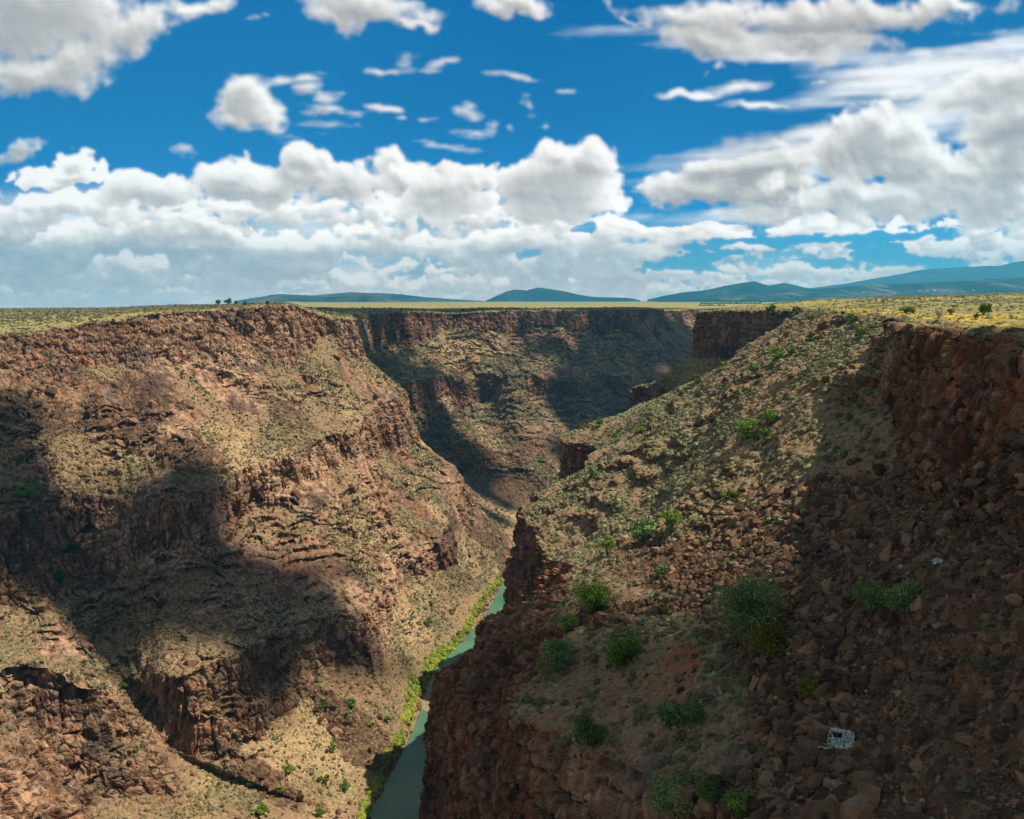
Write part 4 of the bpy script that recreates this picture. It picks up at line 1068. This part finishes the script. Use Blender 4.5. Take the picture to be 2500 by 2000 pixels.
for j in (-1, 1):
    for k in (-1, 0, 1): bs += [beam(c[-1, j, k], c[0, j, k], .055), beam(c[0, j, k], c[1, j, k], .055)]
    for i in (-1, 0, 1): bs += [beam(c[i, j, -1], c[i, j, 0], .06), beam(c[i, j, 0], c[i, j, 1], .06)]
for i in (-1, 0, 1):
    for k in (-1, 0, 1): bs.append(beam(c[i, -1, k], c[i, 1, k], .045))
V, Fc = join(bs); mesh_np('body_frame', V, Fc, mats=[M_metal], parent=root)
for q in ((c[0, 1, -1], c[1, 1, -1], c[1, 1, 0], c[0, 1, 0]), (c[0, -1, 0], c[1, -1, 0], c[1, -1, 1] * .9, c[0, -1, 1] * .9), (c[-1, 1, 0], c[0, 1, 0], c[0, 1, 1], c[-1, 1, 1]), (c[-1, -1, -1], c[0, -1, -1], c[0, -1, 0] * .8, c[-1, -1, 0]), (c[0, -1, -1], c[1, -1, -1], c[1, -1, 0], c[0, -1, 0]), (c[1, -1, -1], c[1, 1, -1], c[1, 1, 1], c[1, -1, 1])):
    V, Fc = sheet(*q); mesh_np('panel', V, Fc, mats=[M_metal], parent=root)
V, Fc = sheet(c[-1, -1, 1] + [-.1, 0, 0], c[1, -1, 1], c[1, 1, 1], c[-1, 1, 1], 10, .09); mesh_np('roof_panel', V, Fc, mats=[M_metal], parent=root)
V, Fc = sheet((-.9, .35, -.6), (.9, .35, -.6), (.9, .35, .55), (-.9, .35, .55), 8, .12); mesh_np('floor_pan', V, Fc, mats=[M_dmetal], parent=root)
wr = np.random.default_rng(9)
sp_ = surf(1735, 1577)
parts = [tube([(-.75 + .3 * i + wr.normal(0, .05), wr.normal(0, .1), .1 * math.sin(i * 2.0)) for i in range(7)], [.06, .09, .07, .10, .08, .07, .03], 5)]
V, Fc = join(parts); o = mesh_np('torn_strip', V, Fc, mats=[M_metal]); o.location = (sp_ + [0, 0, .45]).tolist(); tag(o, 'torn white metal strip on the rocks left of the crushed car shell', 'scrap')
sp_ = surf(1718, 1582)
pts = [(.11 * math.cos(a) + a * .05, .11 * math.sin(a), a * .06) for a in np.linspace(0, 14, 60)]
V, Fc = tube(pts, [.035] * 60, 5); o = mesh_np('bent_spring', V, Fc, mats=[M_orange]); o.location = (sp_ + [0, 0, .3]).tolist(); o.rotation_euler = (0, .6, .5); tag(o, 'rusty orange spring left of the torn white strip', 'spring')
sp_ = surf(1972, 1195)
V, Fc = sheet((-.7, 0, 0), (.6, .1, .1), (.7, .5, .5), (-.5, .6, .4), 7, .09); o = mesh_np('metal_scrap', V, Fc, mats=[M_metal]); o.location = (sp_ + [0, 0, .4]).tolist(); tag(o, 'crumpled white scrap on the talus above the wide double bush', 'scrap')

# ------------------------------------------------------------------ far houses on the piedmont
def box(x0, x1, y0, y1, z0, z1):
    V = np.array([(x, y, z) for x in (x0, x1) for y in (y0, y1) for z in (z0, z1)], float)
    return V, np.array([[0, 1, 3, 2], [4, 6, 7, 5], [0, 4, 5, 1], [2, 3, 7, 6], [0, 2, 6, 4], [1, 5, 7, 3]])
t = NT('pale_wall'); M_wall = t.out((.72, .66, .58), .9)
t = NT('red_roof'); M_red = t.out((.42, .10, .06), .8)
t = NT('grey_roof'); M_grf = t.out((.55, .55, .56), .6)
def house(px, py, wpx, red, label):
    p = surf(px, py); dep = project(p)[2]; w = wpx / FPX * dep; h = w * .28
    root = bpy.data.objects.new('house', None); C.objects.link(root); root.location = p.tolist(); tag(root, label, 'house', 'far houses on the piedmont')
    V, Fc = box(-w/2, w/2, -w*.3, w*.3, -h * .5, h); mesh_np('wall', V, Fc, mats=[M_wall], parent=root, smooth=False)
    V = np.array([(-w*.55, -w*.36, h + .02), (w*.55, -w*.36, h + .02), (w*.55, w*.36, h + .02), (-w*.55, w*.36, h + .02), (-w*.5, 0, h*1.7), (w*.5, 0, h*1.7)])
    mesh_np('roof', V, np.array([[0, 1, 5, 4], [2, 3, 4, 5]]), mats=[M_red if red else M_grf], parent=root, smooth=False)
    mesh_np('gable', V, np.array([[0, 4, 3], [1, 2, 5]]), mats=[M_wall], parent=root, smooth=False)
    for sx in (-.25, .2):
        V2, F2 = box(w*sx, w*(sx+.1), -w*.3-.06, -w*.3+.05, h*.35, h*.75); mesh_np('window', V2, F2, mats=[M_dmetal], parent=root, smooth=False)
house(2112, 611, 9, True, 'red roofed house on the skyline of the right plateau')
house(1934, 613, 5, False, 'white house at the left end of the far row near the plateau skyline')
house(1949, 612, 4, False, 'small white house in the middle of the far row')
house(1966, 613, 6, False, 'longest white house at the right end of the far row')
house(1883, 619, 5, False, 'lone white building low on the piedmont')
house(1812, 619, 4, False, 'pale house among scattered clearings on the piedmont')
house(2050, 612, 4, False, 'white house left of the red roofed house')

#@@DOMESKY
# ------------------------------------------------------------------ sky dome: clouds computed from noise and lit towards the sun
def sky_raster():
    px = np.arange(-420, 2580, 2.0); py = np.arange(-320, 660, 2.0)
    X, Y = np.meshgrid(px, py, indexing='ij')
    def fb(x, y, sc, o=4, seed=0, gain=.5):
        return fbm(np.stack([x, y, np.zeros_like(x)], -1), sc, o, seed, gain)
    def billow(x, y, sc, o=4, seed=0):
        r = 0; a = 1; n = 0
        for k in range(o):
            r = r + a * (1 - 2 * np.abs(vnoise(x / sc + 3.7 * k, y / sc, np.full_like(x, k * 9.1), seed + k * 5)) ** .8); n += a; a *= .55; sc *= .48
        return r / n
    def shift(A, sx, sy):
        """value found sx, sy photo pixels away"""
        return np.roll(A, (-int(round(sx / 2)), -int(round(sy / 2))), (0, 1))
    def march(T, dx, dy, n, k):
        a = 0
        for i in range(1, n + 1): a = a + shift(T, dx * i, dy * i)
        return np.exp(-a * k / n)
    def ells(lst, x, y):
        r = np.full(X.shape, -3.0)
        for (cx, cy, rx, ry, ang, st) in lst:
            a = math.radians(ang); u = ((x - cx) * math.cos(a) + (y - cy) * math.sin(a)) / rx; v = (-(x - cx) * math.sin(a) + (y - cy) * math.cos(a)) / ry
            q = (1 - np.sqrt(u*u + v*v)) * st
            h = np.clip(.5 + .5 * (r - q) / .15, 0, 1); r = np.where(r - q < -.15, q, np.where(r - q > .15, r, q * (1-h) + r * h + .15 * h * (1-h)))
        return r
    elev = np.clip((630 - Y) / 630, 0, 1.4)
    # clear sky
    top = np.array([.000, .112, .33]); mid = np.array([.000, .175, .43]); low = np.array([.10, .34, .50]); hor = np.array([.36, .46, .50])
    g = np.zeros(X.shape + (3,))
    for c in range(3): g[..., c] = np.interp(elev, [0, .10, .35, .62, 1.4], [hor[c], low[c], mid[c] * 1.05, mid[c] * .86, top[c]])
    def over(g, col, a): return g * (1 - a[..., None]) + col * a[..., None]
    def tone(L, lo, midc, hi):
        L = L[..., None]
        return np.where(L < .5, np.array(lo) + (np.array(midc) - lo) * L * 2, np.array(midc) + (np.array(hi) - midc) * (L * 2 - 1))
    GREY, MIDC, WHITE = (.32, .32, .335), (.53, .52, .505), (.83, .815, .79)
    wx = fb(X, Y, 90, 4, 301) * 26 + fb(X, Y, 26, 3, 305) * 8; wy = fb(X, Y, 90, 4, 311) * 20 + fb(X, Y, 26, 3, 315) * 8
    # high thin veils on the right
    veil = ells([(1700, 320, 420, 55, -10, 1.0), (1900, 240, 330, 60, -14, .9), (1620, 300, 330, 34, -12, 1), (1950, 150, 330, 60, -13, 1.1), (1600, 95, 340, 40, 4, .7), (1500, 450, 260, 24, -6, .5), (1560, 186, 90, 18, -10, .9), (1450, 203, 84, 12, 2, 1.2), (1590, 222, 90, 9, 0, .8), (1180, 480, 260, 24, 0, .5)], X + wx * .8, Y + wy * .5)
    st = fb(X + Y * 4.0, Y * 7, 210, 5, 321)
    fv = veil + st * .35
    g = over(g, tone(np.clip(.75 + st * .35 + .2 * fv, 0, 1), GREY, MIDC, (.84, .85, .86)), sstep(-.05, .8, fv) * .93)
    # rows of cumulus, the farthest first
    def row(g, y0, amp, sc, thick, seed, mask=None, soft=.25, dens=1.0, warm=0.0):
        bump = fb(X, Y * 0, sc * 2.6, 3, seed) * amp * 1.0 + fb(X, Y * 0, sc * .8, 3, seed + 7) * amp * .45
        line = y0 - bump
        b = billow(X, Y * 1.5, sc * .55, 5, seed + 20)
        f = np.minimum((Y - line) / (sc * .42), (line + thick * (1 + .5 * fb(X, Y * 0, sc * 3, 2, seed + 3)) - Y) / (sc * .8) + .5)
        f = np.minimum(f, 1.3) + b * .55 + fb(X, Y * 1.3, sc * .25, 4, seed + 33) * .35 - .28 + fb(X, Y * 2.2, sc * 1.5, 3, seed + 44) * .35
        if mask is not None: f = f + mask
        T = np.clip(f, 0, 1.6)
        L = march(T, sc * .055, -sc * .085, 9, 1.35)
        bot = sstep(.15, 1.0, (Y - line) / thick)
        relief = np.clip((T - shift(T, sc * .05, -sc * .07)) * .8, -.35, .4)
        l = np.clip(.22 + L * .92 - bot * .50 + relief * .7 + fb(X, Y * 2, sc * 1.2, 4, seed + 50) * .16, 0, 1)
        col = tone(l, GREY, MIDC, WHITE)
        hz = np.clip(1 - (630 - Y) / 230, 0, 1)[..., None]
        col = col * (1 - hz * .42) + np.array([.47, .49, .50]) * hz * .5 + np.array([.10, .04, -.01]) * hz * sstep(.5, .9, l)[..., None]
        return over(g, col, sstep(0, soft, f) * dens)
    base = sstep(360, 470, Y) * sstep(1300, 1000, X) * .9 + sstep(480, 600, Y) * .35
    holeb = np.clip(fb(X / 2.2, Y * 1.6, 60, 4, 77) * .6 * sstep(1250, 1420, X) * sstep(400, 450, Y) * sstep(600, 540, Y) + ells([(1400, 450, 90, 30, -4, 1.4), (1400, 560, 110, 20, 0, .9), (1640, 503, 230, 11, 0, 1.1), (1890, 500, 200, 9, -2, .9), (1215, 483, 40, 12, 0, .8), (960, 500, 60, 10, 0, .0), (1120, 530, 60, 14, 0, .5)], X + wx * .6, Y + wy * .5), 0, 1) * -2.6
    g = over(g, tone(np.clip(.42 + fb(X, Y * 3.5, 150, 5, 401) * .65, 0, 1), (.27, .37, .46), (.44, .51, .56), (.70, .73, .75)), np.clip(base + holeb * .5, 0, .92))
    g = row(g, 604, 10, 30, 22, 501, dens=.75)
    g = row(g, 586, 13, 42, 26, 511, holeb * .4, dens=.85)
    g = row(g, 560, 18, 62, 36, 521, holeb + .1 * fb(X, Y, 200, 2, 5))
    g = row(g, 528, 24, 84, 44, 531, holeb - sstep(1330, 1450, X) * .35)
    g = row(g, 494, 24, 105, 60, 541, holeb - sstep(1330, 1450, X) * sstep(1900, 1700, X) * .5)
    g = row(g, 452, 30, 135, 78, 551, holeb + .1)
    g = row(g, 408, 26, 150, 90, 561, holeb - sstep(1350, 1450, X) * .6 * sstep(1950, 1800, X))
    # the big individual clouds
    def cloud(g, lst, sc, seed, soft=.3, ragged=.55, k=1.3, gain=1.0, sz=1.0, bright=0.0, stretch=1.0):
        xx, yy = X + wx * sz, Y + wy * sz / stretch ** .5
        e = ells(lst, xx, yy)
        b = billow(X / stretch, Y * 1.2, sc, 4, seed)
        f = e * 2.0 + b * ragged + fb(X / stretch, Y * (1 + .4 * (stretch > 1)), sc * .45, 5, seed + 9) * ragged * .75
        T = np.clip(f, 0, 2.2)
        L = march(T, 3.2, -5.0, 9, k)
        relief = np.clip((T - shift(T, sc * .06, -sc * .09)), -.5, .5)
        core = sstep(.5, 1.9, shift(T, 0, -sc * .22))
        l = np.clip(.38 + L * .60 + relief * .34 - core * .26 + bright + fb(X, Y * 1.6, sc * 1.3, 3, seed + 19) * .13, 0, 1)
        return over(g, tone(l, GREY, MIDC, WHITE), sstep(0, soft, f) * gain)
    g = cloud(g, [(150, 345, 44, 26, 0, 1.1), (140, 368, 110, 26, 2, 1), (210, 352, 30, 12, 0, .6)], 40, 601, bright=.4)
    g = cloud(g, [(480, 372, 95, 56, 0, 1.1), (640, 340, 50, 42, -10, .9), (560, 392, 190, 50, 0, .9), (700, 380, 130, 46, 0, .9), (860, 378, 90, 40, 0, .8), (820, 350, 40, 22, 0, .5), (330, 400, 150, 40, -5, .8)], 80, 611, soft=.5, k=1.1, sz=.8)
    g = cloud(g, [(930, 390, 100, 52, -6, 1.0), (1010, 372, 60, 36, 0, .8), (930, 430, 160, 48, 0, .8)], 70, 621, k=1.0, sz=.8)
    g = cloud(g, [(1190, 385, 118, 78, -10, 1.3), (1245, 345, 62, 52, 0, 1.2), (1140, 400, 90, 62, 0, 1), (1180, 330, 60, 40, 0, .8), (1200, 430, 130, 36, 0, .8)], 75, 631, soft=.5, k=1.2, bright=.12, sz=.7)
    g = cloud(g, [(1450, 395, 120, 34, -6, .8), (1560, 360, 130, 50, -10, .9), (1640, 420, 180, 60, 0, .9)], 90, 641, bright=-.12, ragged=1.0, soft=.8, stretch=1.6)
    g = cloud(g, [(1830, 300, 120, 66, -6, 1.2), (1760, 330, 80, 50, 0, 1.1), (1900, 330, 120, 70, 0, 1.2), (2010, 390, 190, 90, 0, 1.1), (1880, 420, 260, 70, 0, 1), (2120, 340, 130, 130, 0, 1.1), (1745, 262, 26, 22, 30, .8), (1722, 218, 14, 22, 35, .55)], 95, 651, k=1.1, ragged=.75, soft=.75, bright=.04)
    g = cloud(g, [(2090, 180, 190, 50, -16, 1.0), (2140, 250, 150, 60, -10, 1.0), (1960, 190, 130, 22, -12, .6)], 110, 661, k=.8, ragged=.6, soft=1.0, stretch=2.0)
    g = cloud(g, [(1690, 40, 330, 54, -2, 1.25), (1480, 95, 120, 42, 12, 1.0), (1700, 95, 210, 36, 0, .9), (1450, 40, 120, 34, 8, .7), (1960, 22, 170, 30, -8, .8), (1340, 38, 70, 12, 6, .5)], 110, 671, soft=1.15, k=1.4)
    g = cloud(g, [(60, 40, 240, 120, -6, 1.3), (150, 130, 110, 64, -30, 1.0), (60, 165, 90, 46, 0, .8), (290, 55, 90, 60, -10, .9), (400, 12, 100, 34, -8, .9), (210, 165, 30, 36, 0, .4), (-200, 80, 260, 150, 0, 1)], 120, 681, soft=1.1, k=1.5, ragged=.6)
    g = cloud(g, [(770, 12, 160, 48, 3, 1.1), (700, 30, 90, 34, 10, .8), (880, 42, 60, 16, 10, .7)], 80, 691, soft=1.15, bright=.05, ragged=.45)
    g = cloud(g, [(1090, 4, 100, 34, 8, .9), (1130, 24, 50, 22, 12, .6)], 60, 701, soft=1.0, ragged=.45)
    g = cloud(g, [(525, 218, 66, 56, 10, 1.2), (560, 245, 66, 40, 0, .9), (500, 250, 50, 32, 0, .8)], 60, 711, soft=1.0, bright=.08, sz=.7, ragged=.4)
    g = cloud(g, [(655, 190, 40, 26, -35, .8), (690, 205, 26, 26, 30, .6), (700, 232, 66, 15, 6, .9), (815, 230, 56, 9, 5, .9), (690, 262, 60, 12, 8, .6), (600, 178, 40, 12, 0, .6), (845, 249, 26, 6, 0, .7), (640, 285, 70, 10, -10, .4), (905, 252, 24, 7, 0, .7)], 34, 721, soft=1.9, bright=.1, gain=.88, ragged=.8, stretch=2.6, sz=.6)
    g = cloud(g, [(815, 150, 55, 9, 3, .8), (850, 135, 20, 26, 30, .5), (920, 133, 48, 15, -12, .9), (1070, 158, 56, 10, 9, .9), (1190, 187, 38, 7, 0, .9), (978, 236, 34, 20, 0, .9), (1000, 277, 50, 13, 4, .8), (1035, 262, 14, 14, 0, .4), (1108, 215, 11, 28, -28, .5), (1076, 268, 12, 12, 0, .6), (960, 308, 60, 9, 4, .5), (390, 312, 26, 16, 0, .5), (1145, 262, 5, 9, -25, .5), (300, 255, 6, 4, 0, .6)], 28, 731, soft=2.1, bright=.14, gain=.85, ragged=.7, stretch=2.4, sz=.5)
    g = cloud(g, [(40, 315, 50, 22, -6, 1.0), (1745, 163, 24, 6, 0, .7), (545, 46, 22, 5, 8, .4), (1520, 153, 30, 8, -10, .4)], 30, 741, soft=1.8, bright=-.08)
    # haze at the horizon
    hz = np.exp(-np.clip(632 - Y, 0, 999) / 26) * .55
    g = over(g, np.array([.55, .60, .62]) * np.ones_like(g), hz)
    bl_ = g
    for q in range(5): bl_ = (bl_ * 2 + np.roll(bl_, 1, 0) + np.roll(bl_, -1, 0) + np.roll(bl_, 1, 1) + np.roll(bl_, -1, 1)) / 6
    wb_ = (.45 + sstep(420, 300, Y)[..., None] * .5); g = g * (1 - wb_) + bl_ * wb_
    fade = sstep(-420, -250, X) * sstep(2580, 2410, X) * sstep(-320, -170, Y)
    return X, Y, np.clip(g, 0, 1.2), fade
def sky_dome():
    X, Y, g, fade = sky_raster()
    a = (X - 1078) / FPX; b = (862.5 - Y) / FPX
    D = np.stack([a, cp + b * sp, -sp + b * cp], -1)
    tau = 1.05e-4 * np.minimum(12600, 730 / np.clip(D[..., 2] / D[..., 1], .002, 9)); T_ = np.exp(-tau)[..., None]
    g = np.clip((g - np.array([.05, .20, .30]) * (1 - T_)) / np.maximum(T_, .38), 0, 2.2)      # the haze box lies in front of the dome
    D /= np.linalg.norm(D, axis=-1, keepdims=True)
    o = mesh_np('sky', D * 30000, grid_faces(*X.shape), mats=[], smooth=True, attrs={'edge_fade': fade})
    at = o.data.attributes.new('sky_colour', 'FLOAT_COLOR', 'POINT')
    at.data.foreach_set('color', np.concatenate([g, np.ones(X.shape + (1,))], -1).astype(F32).ravel())
    t = NT('sky_light')
    nd = t.n('ShaderNodeAttribute'); nd.attribute_name = 'sky_colour'
    em = t.n('ShaderNodeEmission'); t.t.links.new(nd.outputs['Color'], em.inputs[0]); em.inputs[1].default_value = .82
    tr = t.n('ShaderNodeBsdfTransparent'); mx = t.n('ShaderNodeMixShader'); t.set(mx.inputs[0], t.attr('edge_fade'))
    t.t.links.new(tr.outputs[0], mx.inputs[1]); t.t.links.new(em.outputs[0], mx.inputs[2])
    oo = t.n('ShaderNodeOutputMaterial'); t.t.links.new(mx.outputs[0], oo.inputs[0])
    t.m.cycles.emission_sampling = 'NONE'
    o.data.materials.append(t.m); o['kind'] = 'structure'
sky_dome()

# ------------------------------------------------------------------ sun, rest of the sky, air
sl = bpy.data.lights.new('sun', 'SUN'); sl.energy = 5.0; sl.angle = math.radians(.5); sl.color = (1, .885, .70)
so = bpy.data.objects.new('sun', sl); C.objects.link(so)
so.rotation_euler = Vector(sun_dir.tolist()).to_track_quat('Z', 'Y').to_euler()
W_ = NT('World', world=True); sc.world = W_.m; t = W_
tc = t.n('ShaderNodeTexCoord').outputs['Generated']
sep = t.n('ShaderNodeSeparateXYZ'); t.set(sep.inputs[0], tc)
sky = t.n('ShaderNodeTexSky'); sky.sky_type = 'NISHITA'; sky.sun_disc = False
sky.sun_elevation = SUN_EL; sky.sun_rotation = SUN_AZ; sky.altitude = 2000
bgs = t.mix(1.0, sky.outputs[0], (.095, .088, .078), 'MULTIPLY')
cl = t.maprange(t.noise(t.vmath('MULTIPLY', tc, (1, 1, 2)), 2.2, 5, .6), .46, .60)
col = t.mix(cl, bgs, (.55, .54, .52))
col = t.mix(t.maprange(sep.outputs[2], -.03, -.005), (.10, .085, .06), col)
bg = t.n('ShaderNodeBackground'); t.set(bg.inputs[0], col); bg.inputs[1].default_value = WORLD_K
wo = t.n('ShaderNodeOutputWorld'); t.t.links.new(bg.outputs[0], wo.inputs[0])

t = NT('thin_haze'); pv = t.n('ShaderNodeVolumePrincipled')
pv.inputs['Color'].default_value = (.09, .60, 1.0, 1); pv.inputs['Density'].default_value = 1.05e-4; pv.inputs['Anisotropy'].default_value = .1
oo = t.n('ShaderNodeOutputMaterial'); t.t.links.new(pv.outputs[0], oo.inputs['Volume'])
V, Fc = box(-11500, 11500, -900, 12600, -185, 730)
o = mesh_np('haze', V, Fc, mats=[t.m], smooth=False); tag(o, 'thin blue haze fading the far hills', 'haze', kind='stuff')

sc.cycles.use_denoising = True; sc.cycles.denoising_prefilter = 'ACCURATE'
sc.cycles.max_bounces = 5; sc.cycles.diffuse_bounces = 3; sc.cycles.glossy_bounces = 2; sc.cycles.transparent_max_bounces = 6; sc.cycles.volume_bounces = 0
sc.view_settings.view_transform = 'Standard'; sc.view_settings.look = 'None'; sc.view_settings.exposure = .50; sc.view_settings.gamma = 1
print('done', round(time.time() - T0, 1))
